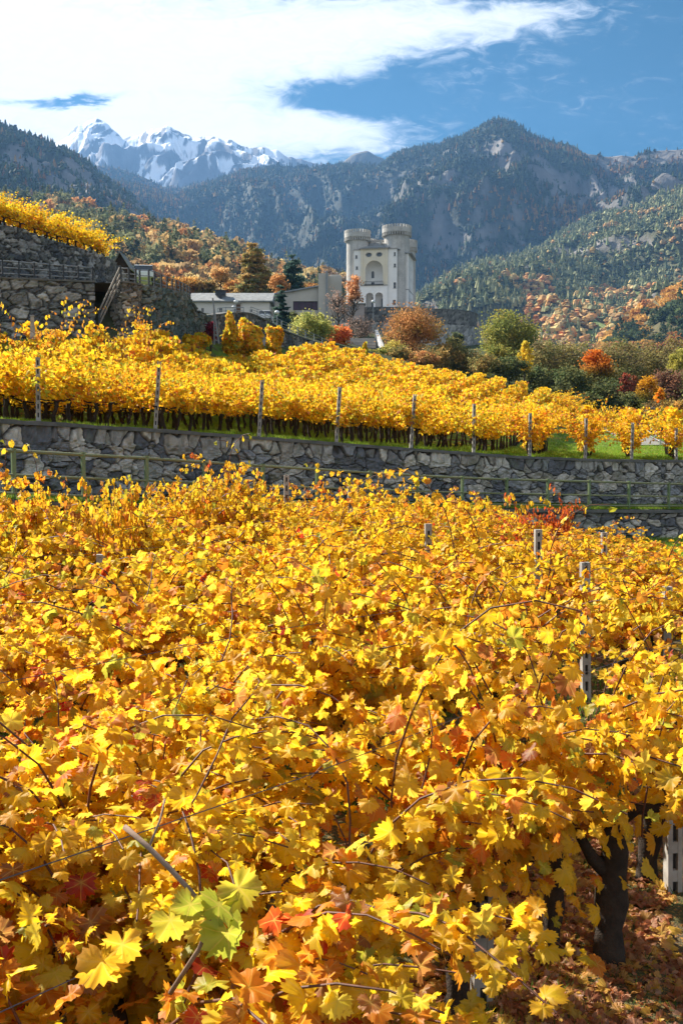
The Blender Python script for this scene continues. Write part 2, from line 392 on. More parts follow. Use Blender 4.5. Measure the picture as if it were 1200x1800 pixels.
# upper slope sheet, from the main wall out to 700 m
us = np.linspace(-560, 1760, 240); ks = np.linspace(0, 1, 150) ** 1.0
UU, KK = np.meshgrid(us, ks, indexing='ij')
Yw = wallY(UU.ravel()) + .42; YY = Yw * np.exp(KK.ravel() * np.log(700 / Yw)); XX = (UU.ravel() - 600) / F * YY
ZZ = terr(XX, YY) + (fbm(XX / 3, YY / 3, 4, 5) - .5) * .12
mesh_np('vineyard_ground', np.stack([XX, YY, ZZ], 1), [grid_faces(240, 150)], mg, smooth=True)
tag(bpy.data.objects['vineyard_ground'], 'grassy slope under the upper vineyard', kind='structure')
# foreground sheet
gx, gy = np.meshgrid(np.arange(-14, 40, .25), np.arange(-6, 44, .25), indexing='ij')
fx, fy = gx.ravel(), gy.ravel(); dd = rail_d(fx, fy)
fz = fgz(fx, fy) + (fbm(fx / .8, fy / .8, 4, 9) - .5) * .12 - np.where(dd < -.1, 3.0, 0)
mesh_np('foreground_ground', np.stack([fx, fy, fz], 1), [grid_faces(*gx.shape)], mgf, smooth=True)
tag(bpy.data.objects['foreground_ground'], 'soil between the foreground vine rows', kind='structure')
# path between railing and main wall
rc, _ = resample(RAIL, .5); n_ = len(rc); strips = []
for k, d in enumerate(np.linspace(-.16, 2.45, 9)):
    c = offset_curve(rc, d); c[:, 2] += .02 + (fbm(c[:, 0], c[:, 1], 3, 3) - .5) * .05; strips.append(c)
Vp = np.stack(strips, 1).reshape(-1, 3)
mesh_np('path', Vp, [grid_faces(n_, 9)], mg, smooth=True); tag(bpy.data.objects['path'], 'grassy path behind the green railing', kind='structure')
# broad valley floor to the horizon
mvf = M_ground('valley', (.05, .07, .02), (.07, .08, .03), (.09, .08, .05), gs=.02, leafmix=0)
mesh_np('valley_ground', [(-16000, -600, -6), (16000, -600, -6), (16000, 16000, -6), (-16000, 16000, -6)], [np.array([(0, 1, 2, 3)])], mvf)
tag(bpy.data.objects['valley_ground'], kind='structure')
# ---------------- mountains ----------------
mrock = M_attr('mountain_surface', nscale=.02, amount=.35, bump=1.0, bdist=12.0)
mrockn = M_attr('hillside_surface', nscale=.08, amount=.35, bump=1.0, bdist=3.0)
msnow = M_attr('snow_and_rock', nscale=.01, amount=.12, bump=.7, bdist=18.0)
mwood = M_attr('distant_wood', nscale=.15, amount=.45, bump=0)
def mountain(name, sil, Yr, Yf, vf, nu, nk, lam, amp, p=1.0, seed=0, u0=None, u1=None, colf=None, mat=None, ravine=.5, jag=0.0, smooth=True):
    us_ = np.linspace(u0 if u0 is not None else sil[0][0], u1 if u1 is not None else sil[-1][0], nu)
    ks_ = np.concatenate([np.linspace(-.5, -.06, 6), np.linspace(0, 1, nk)])
    UU, KK = np.meshgrid(us_, ks_, indexing='ij'); K = np.clip(KK, 0, 1); B = np.clip(-KK, 0, 1)
    yr = np.interp(us_, [a for a, b in Yr], [b for a, b in Yr])[:, None]; yf = np.interp(us_, [a for a, b in Yf], [b for a, b in Yf])[:, None]
    vv = interp(us_, sil) + (fbm(us_ / 14.0, us_ * 0 + seed, 4, seed) - .5) * jag
    zr = np.array([P(a, b, c).z for a, b, c in zip(us_, vv, yr[:, 0])])[:, None]
    zf = np.array([P(a, b, c).z for a, b, c in zip(us_, interp(us_, vf), yf[:, 0])])[:, None]
    Y = yr + (yf - yr) * KK; X = (UU - 600) / F * Y
    base = zf + (zr - zf) * ((1 - K) ** p) - B * (zr - zf) * 1.2
    env = np.clip(K * 6, 0, 1) * np.clip((1 - K) * 5, 0, 1)
    w_ = (fbm(X / lam, Y / lam, 3, seed + 9) - .5) * 1.2
    r1 = ridged(X / lam + w_, Y / (lam * 2.2) + w_, 5, seed, .5) - .5; r2 = fbm(X / (lam * .35), Y / (lam * .6), 5, seed + 5) - .5
    Z = base + env * amp * (r1 * ravine * 2 + r2 * (1 - ravine) * 2 * .6) + (1 - env) * amp * .04 * r2
    ceil_ = Y * (zr / yr) - K * abs(zr - zf) * .10 + env * amp * .02 * r2
    Z = np.where(KK > 0, ceil_ - np.logaddexp(0, (ceil_ - Z) / (amp * .10)) * amp * .10 + amp * .07 * np.clip(1 - K * 8, 0, 1), Z)
    V = np.stack([X, Y, Z], -1)
    # slope for colouring
    gu = np.gradient(V, axis=0); gk = np.gradient(V, axis=1); N = np.cross(gk, gu); N /= (np.linalg.norm(N, axis=-1)[..., None] + 1e-9); N *= np.sign(N[..., 2:3] + 1e-9)
    col = colf(X, Y, Z, N, K, UU)
    o = mesh_np(name, V.reshape(-1, 3), [grid_faces(nu, len(ks_))], mat or mrock, col=col.reshape(-1, 3), smooth=smooth)
    tag(o, kind='structure')
    return V, N, K, UU
def forest(name, V, N, K, UU, n, size, colf, densf, seed=0, faces='cone', label=None, hfac=2.6):
    """a wood that reads as one mass: one mesh of many small crowns standing on the slope"""
    rg = np.random.default_rng(seed); nu, nk = K.shape
    fi = rg.uniform(0, nu - 1.001, n * 3); fk = 6 + rg.uniform(0, 1, n * 3) * (nk - 8)
    i, k = fi.astype(int), fk.astype(int); a, b = (fi - i)[:, None], (fk - k)[:, None]
    bil = lambda A: A[i, k] * (1 - a) * (1 - b) + A[i + 1, k] * a * (1 - b) + A[i, k + 1] * (1 - a) * b + A[i + 1, k + 1] * a * b
    Pp = bil(V); Nn = bil(N); Kk = bil(K[..., None])[:, 0]; Uu = bil(UU[..., None])[:, 0]
    keep = rg.random(len(Pp)) < densf(Pp, Nn, Kk, Uu); Pp, Nn, Kk, Uu = (q[keep][:n] for q in (Pp, Nn, Kk, Uu))
    m = len(Pp); c, con = colf(Pp, Nn, Kk, Uu, rg)          # colour, conifer flag
    r = size * (.45 + 1.0 * rg.random(m) ** 1.6) * (.8 + .4 * con * 0); h = np.where(con, r * hfac * rg.uniform(.8, 1.3, m), r * 1.7 * rg.uniform(.8, 1.2, m))
    r = np.where(con, r * .72, r)
    if faces == 'cone':
        sd = 5; an = np.arange(sd) * 2 * PI / sd
        prof_c = [(1.0, .08), (.5, .55)]; prof_b = [(.8, .12), (1.0, .5), (.55, .88)]
        prof = [np.where(con[:, None], np.array(prof_c[min(j, 1)]) * np.array([1, 1]) if j < 2 else np.array((.28, .8)), np.array(prof_b[j])) for j in range(3)]
        VV = []
        for j in range(3):
            jr = rg.uniform(.72, 1.25, (m, sd)); ro = rg.uniform(0, 6.28, m)[:, None]
            x = Pp[:, 0:1] + np.cos(an + ro) * jr * (r * prof[j][:, 0])[:, None]; y = Pp[:, 1:2] + np.sin(an + ro) * jr * (r * prof[j][:, 0])[:, None]
            z = Pp[:, 2:3] + (h * prof[j][:, 1])[:, None] + rg.uniform(-.08, .08, (m, sd)) * h[:, None]
            VV.append(np.stack([x, y, z], -1))
        top = Pp + np.stack([rg.normal(0, .08, m) * r, rg.normal(0, .08, m) * r, h], 1)
        VV = np.concatenate(VV + [top[:, None, :]], 1)       # m, 16, 3
        j = np.arange(sd); k2 = (j + 1) % sd
        Q = np.concatenate([np.stack([q * sd + j, q * sd + k2, (q + 1) * sd + k2, (q + 1) * sd + j], 1) for q in range(2)])
        T = np.stack([2 * sd + j, 2 * sd + k2, np.full(sd, 3 * sd)], 1)
        nv = 3 * sd + 1; off = (np.arange(m) * nv)[:, None, None]
        cc = np.repeat(c[:, None, :], nv, 1)
        F4 = (Q[None] + off).reshape(-1, 4); F3 = (T[None] + off).reshape(-1, 3)
        cc = cc * rg.uniform(.8, 1.2, (m, nv, 1))
        o = mesh_np(name, VV.reshape(-1, 3), [F4, F3], mwood, col=cc.reshape(-1, 3), smooth=False)
    else:                                                     # leaf-clump crowns for the nearer woods
        q = faces; d = rg.normal(0, 1, (m, q, 3)); d /= np.linalg.norm(d, axis=-1)[..., None]
        zz = rg.random((m, q)); cf = con[:, None]
        rad = np.where(cf, (1 - zz) * .95 + .05, np.sqrt(np.clip(1 - (2 * zz - 1) ** 2, 0, 1)) * rg.uniform(.75, 1.0, (m, q)))
        lump = 1 + .3 * np.sin(3 * np.arctan2(d[..., 1], d[..., 0]) + rg.uniform(0, 6, (m, 1)) + zz * 5)
        an = rg.uniform(0, 6.283, (m, q))
        cx = Pp[:, None, 0] + np.cos(an) * rad * lump * r[:, None]; cy = Pp[:, None, 1] + np.sin(an) * rad * lump * r[:, None]
        cz = Pp[:, None, 2] + h[:, None] * np.where(cf, .06 + .94 * zz, .15 + .85 * zz)
        C = np.stack([cx, cy, cz], -1); s_ = (r[:, None] * np.where(cf, .26, .30) * rg.uniform(.6, 1.3, (m, q)))[..., None]
        e1 = np.cross(d, rg.normal(0, 1, (m, q, 3))); e1 /= np.linalg.norm(e1, axis=-1)[..., None] + 1e-9; e2 = np.cross(d, e1)
        VV = np.stack([C + e1 * s_, C + e2 * s_, C - e1 * s_ * .8, C - e2 * s_ * .8], 2)
        cc = np.repeat(c[:, None, None, :] * rg.uniform(.65, 1.3, (m, q, 1, 1)), 4, 2)
        o = mesh_np(name, VV.reshape(-1, 3), [np.arange(m * q * 4).reshape(-1, 4)], MATS['leaf_far'], col=cc.reshape(-1, 3))
    tag(o, label, kind='stuff'); return o
M_leaf('leaf_far', trans=.35, gloss=0)
GREEN = np.array([(.030, .045, .022), (.045, .062, .028), (.06, .08, .03)]); LARCH = np.array([(.42, .22, .05), (.34, .16, .035), (.48, .28, .07), (.30, .13, .04)])
PALE = np.array([(.50, .33, .12), (.46, .26, .09), (.56, .42, .17), (.38, .25, .11), (.52, .24, .08)]); SAGE = np.array([(.17, .18, .08), (.21, .21, .10), (.12, .14, .06), (.08, .10, .055)])
ROCKC = np.array((.21, .19, .175)); DARKF = np.array((.035, .04, .025)); GRASSC = np.array((.16, .17, .06))
def pick(tab, rg, n): return tab[rg.integers(0, len(tab), n)] * rg.uniform(.75, 1.25, (n, 1))
# snowy range, nine kilometres off
silA = [(60, 275), (112, 250), (122, 244), (138, 230), (150, 219), (158, 220), (165, 213), (180, 207), (190, 213), (202, 221), (213, 230), (225, 243), (236, 240), (250, 238), (262, 233), (275, 226), (290, 226), (300, 219), (308, 222),
        (322, 233), (338, 240), (352, 243), (362, 239), (380, 240), (398, 247), (412, 247), (430, 258), (448, 262), (466, 258), (490, 266), (512, 276), (540, 284), (580, 291), (620, 294), (700, 305)]
def colA(X, Y, Z, N, K, U_):
    n = fbm(X / 190, Z / 120, 5, 3); st = fbm(X / 45, Z / 140, 4, 8)
    snow = sstep(.36, .50, N[..., 2] * .5 + (n - .5) * .9 + (st - .5) * 1.3 + .07 + (.9 - K) * .10)
    snow = np.where(U_ > 450, snow * sstep(.55, .3, (U_ - 450) / 130), snow)
    rock = np.array((.13, .12, .125)) * (1 + (st[..., None] - .5) * .8)
    return rock * (1 - snow[..., None]) + np.array((.80, .81, .84)) * snow[..., None]
mountain('snowy_mountain', silA, [(0, 6700), (180, 6800), (300, 6500), (620, 6300)], [(0, 5300), (620, 5300)], [(0, 400), (700, 400)], 700, 220, 430, 260, p=.85, seed=21, colf=colA, mat=msnow, ravine=.75, jag=7, u0=60, u1=700)
silB = [(560, 305), (590, 293), (600, 286), (612, 277), (622, 270), (634, 265), (644, 264), (655, 270), (665, 276), (685, 285), (720, 300)]
colB = lambda X, Y, Z, N, K, U_: np.ones(X.shape + (1,)) * np.array((.09, .08, .06)) * (.6 + fbm(X / 80, Y / 80, 4, 1)[..., None])
mountain('peak_behind_ridge', silB, [(0, 5200), (1200, 5200)], [(0, 4600), (1200, 4600)], [(0, 420), (1200, 420)], 90, 50, 400, 260, colf=colB, seed=4, jag=4)
# the long shaded ridge and the big rocky mountain on the right
silC = [(-250, 300), (120, 288), (170, 290), (200, 293), (230, 300), (262, 312), (290, 327), (318, 333), (350, 322), (375, 318), (400, 308), (430, 300), (480, 291), (540, 293), (600, 291), (660, 291), (678, 281), (690, 272), (705, 268), (740, 262), (768, 261),
        (778, 252), (800, 244), (822, 236), (838, 228), (850, 220), (862, 216), (875, 215), (892, 220), (908, 228), (925, 240), (940, 248), (960, 253), (980, 258), (1002, 264), (1030, 271), (1052, 275), (1080, 272), (1100, 274), (1122, 267), (1145, 263), (1170, 263), (1200, 261), (1400, 250), (1650, 285)]
def colC(X, Y, Z, N, K, U_):
    n = fbm(X / 330, Z / 260, 5, 13); s = fbm(X / 50, Z / 120, 4, 14)
    rk = sstep(.42, .56, n * .7 + s * .35 + (1 - N[..., 2]) * .38 - .16) * sstep(610, 800, U_)
    c = DARKF * 1.1 * (1 - rk[..., None]) + ROCKC * .75 * (.35 + 1.3 * s[..., None]) * rk[..., None]
    return c
VC, NC, KC, UC = mountain('rocky_mountain', silC, [(-250, 4700), (300, 4500), (640, 4100), (870, 3500), (1200, 3300), (1650, 3100)], [(-250, 2600), (600, 2300), (1650, 1900)], [(-250, 560), (600, 545), (800, 575), (1650, 620)],
                          640, 230, 520, 330, p=.92, seed=40, colf=colC, ravine=.8, jag=3)
def fcC(Pp, Nn, Kk, Uu, rg):
    m = len(Pp); c = pick(GREEN, rg, m) * .9; n = fbm(Pp[:, 0] / 200, Pp[:, 2] / 150, 3, 2)
    lar = rg.random(m) < (.05 + .5 * sstep(.55, .75, n) + .35 * (Uu < 330)) ; c[lar] = pick(LARCH, rg, lar.sum()) * .55
    return c, rg.random(m) < .85
def dC(Pp, Nn, Kk, Uu):
    n = fbm(Pp[:, 0] / 330, Pp[:, 2] / 260, 5, 13); s = fbm(Pp[:, 0] / 50, Pp[:, 2] / 120, 4, 14)
    rk = sstep(.42, .56, n * .7 + s * .35 + (1 - Nn[:, 2]) * .38 - .16) * sstep(610, 800, Uu)
    return np.clip(1.05 - rk * 1.0, .08, 1)
forest('forest_on_ridge', VC, NC, KC, UC, 80000, 7.0, fcC, dC, 3, label='dark conifer forest covering the shaded ridges behind the castle')
# near left mountain shoulder
silD = [(-420, 190), (-150, 205), (0, 220), (30, 223), (60, 234), (85, 244), (112, 257), (135, 266), (152, 278), (170, 291), (185, 305), (215, 328), (250, 357), (285, 388), (310, 405), (340, 425), (380, 450), (440, 480), (520, 510)]
def colD(X, Y, Z, N, K, U_):
    s = fbm(X / 30, Z / 60, 4, 24); n = fbm(X / 160, Z / 120, 4, 25); rk = sstep(.56, .66, n * .6 + s * .5)[..., None]
    return DARKF * 1.2 * (1 - rk) + ROCKC * .8 * (.6 + .8 * s[..., None]) * rk
VD, ND, KD, UD = mountain('left_mountain', silD, [(-420, 1900), (0, 2000), (200, 2300), (520, 2600)], [(-420, 900), (520, 1300)], [(-420, 480), (0, 500), (520, 560)], 300, 150, 260, 120, p=.95, seed=61, colf=colD, mat=mrockn, ravine=.7, jag=3)
def fcD(Pp, Nn, Kk, Uu, rg):
    m = len(Pp); c = pick(GREEN, rg, m) * 1.15; n = fbm(Pp[:, 0] / 120, Pp[:, 2] / 80, 4, 2)
    lar = rg.random(m) < (.10 + .55 * sstep(.5, .7, n) * sstep(.1, .5, Kk)); c[lar] = pick(LARCH, rg, lar.sum()) * .62
    return c, rg.random(m) < .75
def dD(Pp, Nn, Kk, Uu):
    s = fbm(Pp[:, 0] / 30, Pp[:, 2] / 60, 4, 24); n = fbm(Pp[:, 0] / 160, Pp[:, 2] / 120, 4, 25); return 1 - .85 * sstep(.56, .66, n * .6 + s * .5)
forest('forest_on_left_mountain', VD, ND, KD, UD, 30000, 5.6, fcD, dD, 5, label='dark mixed forest on the near left mountain')
# autumn foothill on the left behind the houses
silE = [(-420, 330), (0, 345), (120, 352), (200, 375), (240, 390), (262, 396), (300, 398), (330, 402), (360, 413), (395, 428), (430, 440), (470, 462), (520, 478), (560, 486), (600, 492), (660, 520), (720, 560)]
def colE(X, Y, Z, N, K, U_): return np.ones(X.shape + (1,)) * np.array((.10, .085, .035)) * (.7 + .6 * fbm(X / 20, Y / 20, 4, 2)[..., None])
VE, NE, KE, UE = mountain('autumn_foothill', silE, [(-420, 1000), (0, 1050), (400, 950), (720, 900)], [(-420, 420), (720, 480)], [(-420, 530), (0, 530), (300, 545), (720, 590)], 200, 90, 110, 34, p=1.0, seed=81, colf=colE, mat=mrockn, ravine=.6, jag=3)
def fcE(Pp, Nn, Kk, Uu, rg):
    m = len(Pp); c = pick(PALE, rg, m) * 1.1; n = fbm(Pp[:, 0] / 60, Pp[:, 2] / 40, 4, 6)
    gr = rg.random(m) < np.clip(.22 + .5 * sstep(.47, .62, n) + .35 * sstep(260, 150, Uu), 0, .93); c[gr] = pick(SAGE, rg, gr.sum())
    con = gr & (rg.random(m) < .6); return c, con
forest('autumn_wood', VE, NE, KE, UE, 4200, 5.2, fcE, lambda a, b, c, d: np.full(len(a), .97), 7, faces=70, label='orange and green autumn wood on the left foothill')
# sunlit lower slope of the right mountain
silF = [(690, 545), (735, 520), (760, 503), (800, 480), (830, 463), (870, 458), (905, 452), (945, 436), (985, 405), (1010, 390), (1050, 378), (1100, 368), (1150, 345), (1200, 330), (1400, 300), (1650, 300)]
def colF(X, Y, Z, N, K, U_):
    s = fbm(X / 25, Z / 40, 4, 34)[..., None]; n = fbm(X / 90, Z / 60, 4, 35)
    rk = sstep(.56, .66, n)[..., None]; md = (sstep(.5, .6, fbm(X / 120, Y / 120, 3, 36)) * sstep(900, 1080, U_) * sstep(.45, .7, K))[..., None]
    c = np.array((.075, .075, .035)) * (.6 + .8 * s); c = c * (1 - rk) + ROCKC * .8 * (.5 + s) * rk; return c * (1 - md) + np.array((.17, .22, .06)) * md
VF, NF, KF, UF = mountain('sunlit_hill', silF, [(690, 1900), (1000, 2300), (1200, 2300), (1650, 2200)], [(690, 1100), (1650, 900)], [(690, 600), (900, 612), (1200, 640), (1650, 640)], 280, 160, 210, 110, p=1.1, seed=92, colf=colF, mat=mrockn, ravine=.65, jag=4)
def fcF(Pp, Nn, Kk, Uu, rg):
    m = len(Pp); c = pick(SAGE, rg, m) * 1.15; n = fbm(Pp[:, 0] / 90, Pp[:, 2] / 60, 4, 16)
    lar = rg.random(m) < np.clip(.05 + .75 * sstep(.50, .66, n + .22 * (Kk - .5) + .12 * sstep(1000, 1150, Uu) * (Kk > .5)), 0, .95); c[lar] = pick(PALE, rg, lar.sum()) * 1.0
    return c, (~lar) & (rg.random(m) < .7)
def dF(Pp, Nn, Kk, Uu):
    return 1 - .6 * sstep(.54, .64, fbm(Pp[:, 0] / 90, Pp[:, 2] / 60, 4, 35)) - .9 * sstep(.5, .6, fbm(Pp[:, 0] / 120, Pp[:, 1] / 120, 3, 36)) * sstep(900, 1080, Uu) * sstep(.45, .7, Kk)
forest('wood_on_sunlit_hill', VF, NF, KF, UF, 34000, 5.8, fcF, dF, 9, label='green and orange wood on the sunlit slope at right')
# orange wooded spur low on the right
silG = [(1035, 640), (1062, 608), (1085, 580), (1110, 558), (1140, 530), (1165, 515), (1200, 498), (1260, 470), (1400, 440), (1650, 430)]
VG, NG, KG, UG = mountain('orange_spur', silG, [(1030, 1000), (1650, 1150)], [(1030, 760), (1650, 560)], [(1030, 665), (1200, 660), (1650, 650)], 90, 60, 90, 24, p=1.0, seed=99, colf=colE, mat=mrockn, ravine=.5, jag=3)
def fcG(Pp, Nn, Kk, Uu, rg):
    m = len(Pp); c = pick(LARCH, rg, m) * 1.25; n = fbm(Pp[:, 0] / 40, Pp[:, 2] / 30, 3, 26)
    gr = rg.random(m) < np.clip(.12 + .8 * sstep(.48, .6, n) * sstep(.15, .4, Kk), 0, .9); c[gr] = pick(GREEN, rg, gr.sum()) * 1.6; return c, gr & (rg.random(m) < .4)
forest('orange_wood', VG, NG, KG, UG, 1500, 6.0, fcG, lambda a, b, c, d: np.full(len(a), .96), 11, faces=90, label='orange wood on the low spur at the far right')
# air
def build_haze(top=2330.0, density=6.2e-5):
    m = bpy.data.materials.new('haze'); m.use_nodes = True; t = NT(m.node_tree); out = t.n('ShaderNodeOutputMaterial'); v = t.n('ShaderNodeVolumePrincipled')
    v.inputs['Color'].default_value = (.24, .52, 1.0, 1); v.inputs['Density'].default_value = density; v.inputs['Anisotropy'].default_value = .25
    t.l(v.outputs[0], out.inputs['Volume'])
    mb = MB(); mb.box((0, 3300, (top - 7) / 2), (12500, 8000, top + 7)); o = mb.build('haze', m); tag(o, kind='stuff'); o['label'] = 'blue valley haze'
# ---------------- dry-stone walls ----------------
mstone = M_attr('rubble_stone', nscale=9, amount=.35, bump=.8, bdist=.02)
mcap = M_plain('stone_coping', (.17, .165, .16), (.10, .105, .09), 3, bump=.6)
PAL1 = np.array((1.0, .99, .97)) * np.array([(.14, .145, .16), (.20, .20, .205), (.29, .285, .27), (.11, .115, .13), (.40, .385, .35), (.23, .215, .19), (.35, .325, .29), (.17, .175, .185)])
def rubble(C, zb, res, cell, relief, seed, pal, mortar, joint=.12, lay=.72, aniso=(1.25, 1.0), top_small=0.0):
    """grid of a rubble face along curve C (x, y, ztop), down to zb; stones are cells of a jittered, weighted lattice"""
    Cr, q = resample(C, res); n = len(Cr); zb = np.interp(np.linspace(0, 1, n), np.linspace(0, 1, len(zb)), zb) if np.ndim(zb) else np.full(n, zb)
    H = (Cr[:, 2] - zb); nk = max(4, int(np.max(H) / res)); k = np.linspace(0, 1, nk)
    Z = Cr[:, 2][:, None] - H[:, None] * k[None, :]; Q = np.repeat(q[:, None], nk, 1); D = H[:, None] * k[None, :]
    x = Q.ravel() / (cell * aniso[0]); y = D.ravel() / (cell * lay * aniso[1])
    if top_small: y = y + top_small * np.clip(1.2 - y, 0, 1.2); 
    wx = x + (vnoise(x * .9, y * .9, seed) - .5) * .7; wy = y + (vnoise(x * .9 + 40, y * .9, seed + 1) - .5) * .7
    ix, iy = np.floor(wx), np.floor(wy); f1 = np.full(x.shape, 9.); f2 = f1.copy(); bid = np.zeros(x.shape)
    for dx in (-2, -1, 0, 1, 2):
        for dy in (-2, -1, 0, 1, 2):
            cx, cy = ix + dx, iy + dy; jx, jy = hash2(cx, cy, seed + 3), hash2(cx, cy, seed + 4); wgt = (hash2(cx, cy, seed + 5) ** 2) * .75
            ax, ay = wx - cx - .1 - jx * .8, wy - cy - .1 - jy * .8
            d = (np.abs(ax) ** 2.6 + np.abs(ay) ** 2.6) ** (1 / 2.6) - wgt
            idn = cx * 131.7 + cy * 17.3; m1 = d < f1
            f2 = np.where(m1, f1, np.minimum(f2, d)); bid = np.where(m1, idn, bid); f1 = np.where(m1, d, f1)
    e = f2 - f1 + (fbm(x * 7, y * 7, 3, seed + 8) - .5) * .05
    st = sstep(joint * .25, joint * 1.5, e); h = hash2(np.floor(bid * 10), np.floor(bid * 3), seed)
    tx, ty = hash2(np.floor(bid * 10), bid * 0, seed + 6) - .5, hash2(np.floor(bid * 10), bid * 0, seed + 7) - .5
    fac = fbm(x * 2.6, y * 2.6, 4, seed + 12) - .5
    rel = relief * (st * (.55 + .5 * h) + st * fac * 1.7 + st * ((wx - ix) * tx + (wy - iy) * ty) * .5)
    t = np.gradient(Cr[:, :2], axis=0); t /= np.linalg.norm(t, axis=1)[:, None]; nx, ny = t[:, 1], -t[:, 0]
    rel = rel.reshape(n, nk)
    V = np.stack([Cr[:, 0][:, None] + nx[:, None] * rel, Cr[:, 1][:, None] + ny[:, None] * rel, Z + rel * .15], -1)
    c = pal[(h * len(pal)).astype(int) % len(pal)] * (.95 + .55 * h[:, None]) * (.40 + 1.15 * fbm(x * 3.5, y * 3.5, 5, seed + 20, .65)[:, None])
    c = c * st[:, None] + np.array(mortar) * (1 - st[:, None])
    lich = sstep(.60, .70, fbm(x * 1.7, y * 1.7, 4, seed + 30))[:, None] * .35 * st[:, None]; c = c * (1 - lich) + np.array((.13, .15, .09)) * lich
    return V, c, Cr, zb, (nx, ny)
def stone_wall(name, C, zb, res, cell, relief, seed, thick, label, pal=PAL1, mortar=(.05, .048, .045), cap=True, cap_h=.09, cap_over=.05, **kw):
    V, c, Cr, zb, (nx, ny) = rubble(C, zb, res, cell, relief, seed, pal, mortar, **kw); n, nk = V.shape[:2]
    root = empty(name, (0, 0, 0), label=label, cat='stone wall')
    o = mesh_np('stone_face', V.reshape(-1, 3), [grid_faces(n, nk)[:, ::-1]], mstone, root, col=c, smooth=False)
    # core behind the face
    bx, by = Cr[:, 0] - nx * thick, Cr[:, 1] - ny * thick; fx_, fy_ = Cr[:, 0] - nx * .02, Cr[:, 1] - ny * .02
    B = np.stack([np.stack([fx_, fy_, zb], 1), np.stack([fx_, fy_, Cr[:, 2] - .01], 1), np.stack([bx, by, Cr[:, 2] - .01], 1), np.stack([bx, by, zb], 1)], 1)
    mesh_np('rubble_core', B.reshape(-1, 3), [grid_faces(n, 4)], mcap, root)
    if cap:
        j = (fbm(Cr[:, 0] * 3, Cr[:, 1] * 3, 4, seed) - .5) * .05; hj = (fbm(Cr[:, 0] * 2, Cr[:, 1] * 2, 4, seed + 2) - .5) * .05
        ring = []
        for off, dz in ((cap_over + relief * .8, -.0), (cap_over + relief * .8, cap_h), (-thick - .03, cap_h), (-thick - .03, -.0), (cap_over + relief * .8, -.0)):
            ring.append(np.stack([Cr[:, 0] + nx * (off + j * (off > 0)), Cr[:, 1] + ny * (off + j * (off > 0)), Cr[:, 2] + dz + (hj if dz > 0 else 0)], 1))
        mesh_np('coping', np.stack(ring, 1).reshape(-1, 3), [grid_faces(n, 5)[:, ::-1]], mcap, root)
    return root
# main retaining wall between path and upper vineyard
wt = WALLTOP.copy(); wt[:, 2] -= .07
stone_wall('retaining_wall', wt[4:-8], (WALLBOT_Z - .1)[4:-8], .028, .35, .10, 11, .5, 'long grey retaining wall of large irregular stones below the upper vineyard', top_small=.7, joint=.075)
# low ledge wall under the railing
lw = offset_curve(RAIL, -.12); lw[:, 2] -= .09
zbl = fgz(lw[:, 0], lw[:, 1]) - .3
stone_wall('ledge_wall', lw[4:-8], zbl[4:-8], .045, .36, .08, 23, .35, 'low dark stone wall carrying the green railing above the foreground vines', cap_h=.10, cap_over=.10)
# ---------------- green railing ----------------
mgreen = M_plain('green_paint', (.13, .20, .085), (.18, .23, .11), 5, rough=.5, bump=.15, bdist=.004, spec=.5)
mgreen2 = M_plain('weathered_green_paint', (.22, .25, .12), (.26, .25, .14), 8, rough=.6, bump=.2, bdist=.004)
def railing(name, feet, hts, label, rails, pw, rr, mp_, mr_, kind='railing', ball=True):
    root = empty(name, (0, 0, 0), label=label, cat=kind)
    for (x, y, z), h in zip(feet, hts):
        mb = MB(); mb.box((x, y, z + h / 2 - .05), (pw, pw, h + .1), .6)
        if ball: mb.box((x, y, z + h + .012), (pw * 1.25, pw * 1.25, .025), .6)
        mb.build('post', mp_, root)
    for f in rails:
        mb = MB(); mb.tube([(x, y, z + h * f) for (x, y, z), h in zip(feet, hts)], rr if f < .97 else rr * 1.25, 8); mb.build('rail', mr_, root, smooth=True)
    return root
px = [-330, -215, -95, 25, 147, 258, 359, 462, 557, 650, 733, 812, 890, 962, 1035, 1105, 1175, 1246, 1320, 1400]
ur = u_of(RAIL[:, 0], RAIL[:, 1])
feet = [(float(np.interp(p, ur, RAIL[:, 0])), float(np.interp(p, ur, RAIL[:, 1])), float(np.interp(p, ur, RAIL[:, 2]))) for p in px]
topv = [(-330, 772), (-95, 784), (25, 790), (147, 797), (258, 803), (359, 810), (462, 817), (557, 823), (650, 829), (733, 834), (812, 838), (890, 841), (962, 843), (1035, 845), (1105, 847), (1175, 849), (1400, 852)]
hts = [P(p, interp(p, topv), f[1]).z - f[2] for p, f in zip(px, feet)]
railing('railing', feet, hts, 'green painted metal railing with three rails running along the ledge wall', (.14, .50, .97), .075, .026, mgreen, mgreen2)
# ---------------- terraces at the upper left ----------------
def W3(lst): return [np.array(P(u, v, Y)) for u, v, Y in lst]
PAL2 = np.array([(.12, .12, .12), (.18, .175, .16), (.09, .095, .10), (.25, .24, .22), (.15, .145, .13), (.11, .115, .11), (.30, .285, .26)])
t1 = catmull(W3([(-420, 478, 40), (-200, 484, 43), (0, 490, 46), (90, 494, 47.5), (166, 497, 48.5)]), 8)
stone_wall('terrace_wall', t1, terr(t1[:, 0], t1[:, 1]) - .5, .06, .45, .11, 31, .6, 'dark rubble terrace wall left of the stone steps', pal=PAL2, cap_h=.08)
t2 = catmull(W3([(197, 500, 49.5), (212, 497, 48.2), (230, 499, 48.3), (247, 502, 49.5)]), 8)
stone_wall('terrace_wall', t2, terr(t2[:, 0], t2[:, 1]) - .5, .06, .36, .11, 37, .6, 'brownish rubble buttress wall right of the stone steps', pal=PAL2 * np.array((1.1, 1.0, .9)), cap_h=.08)
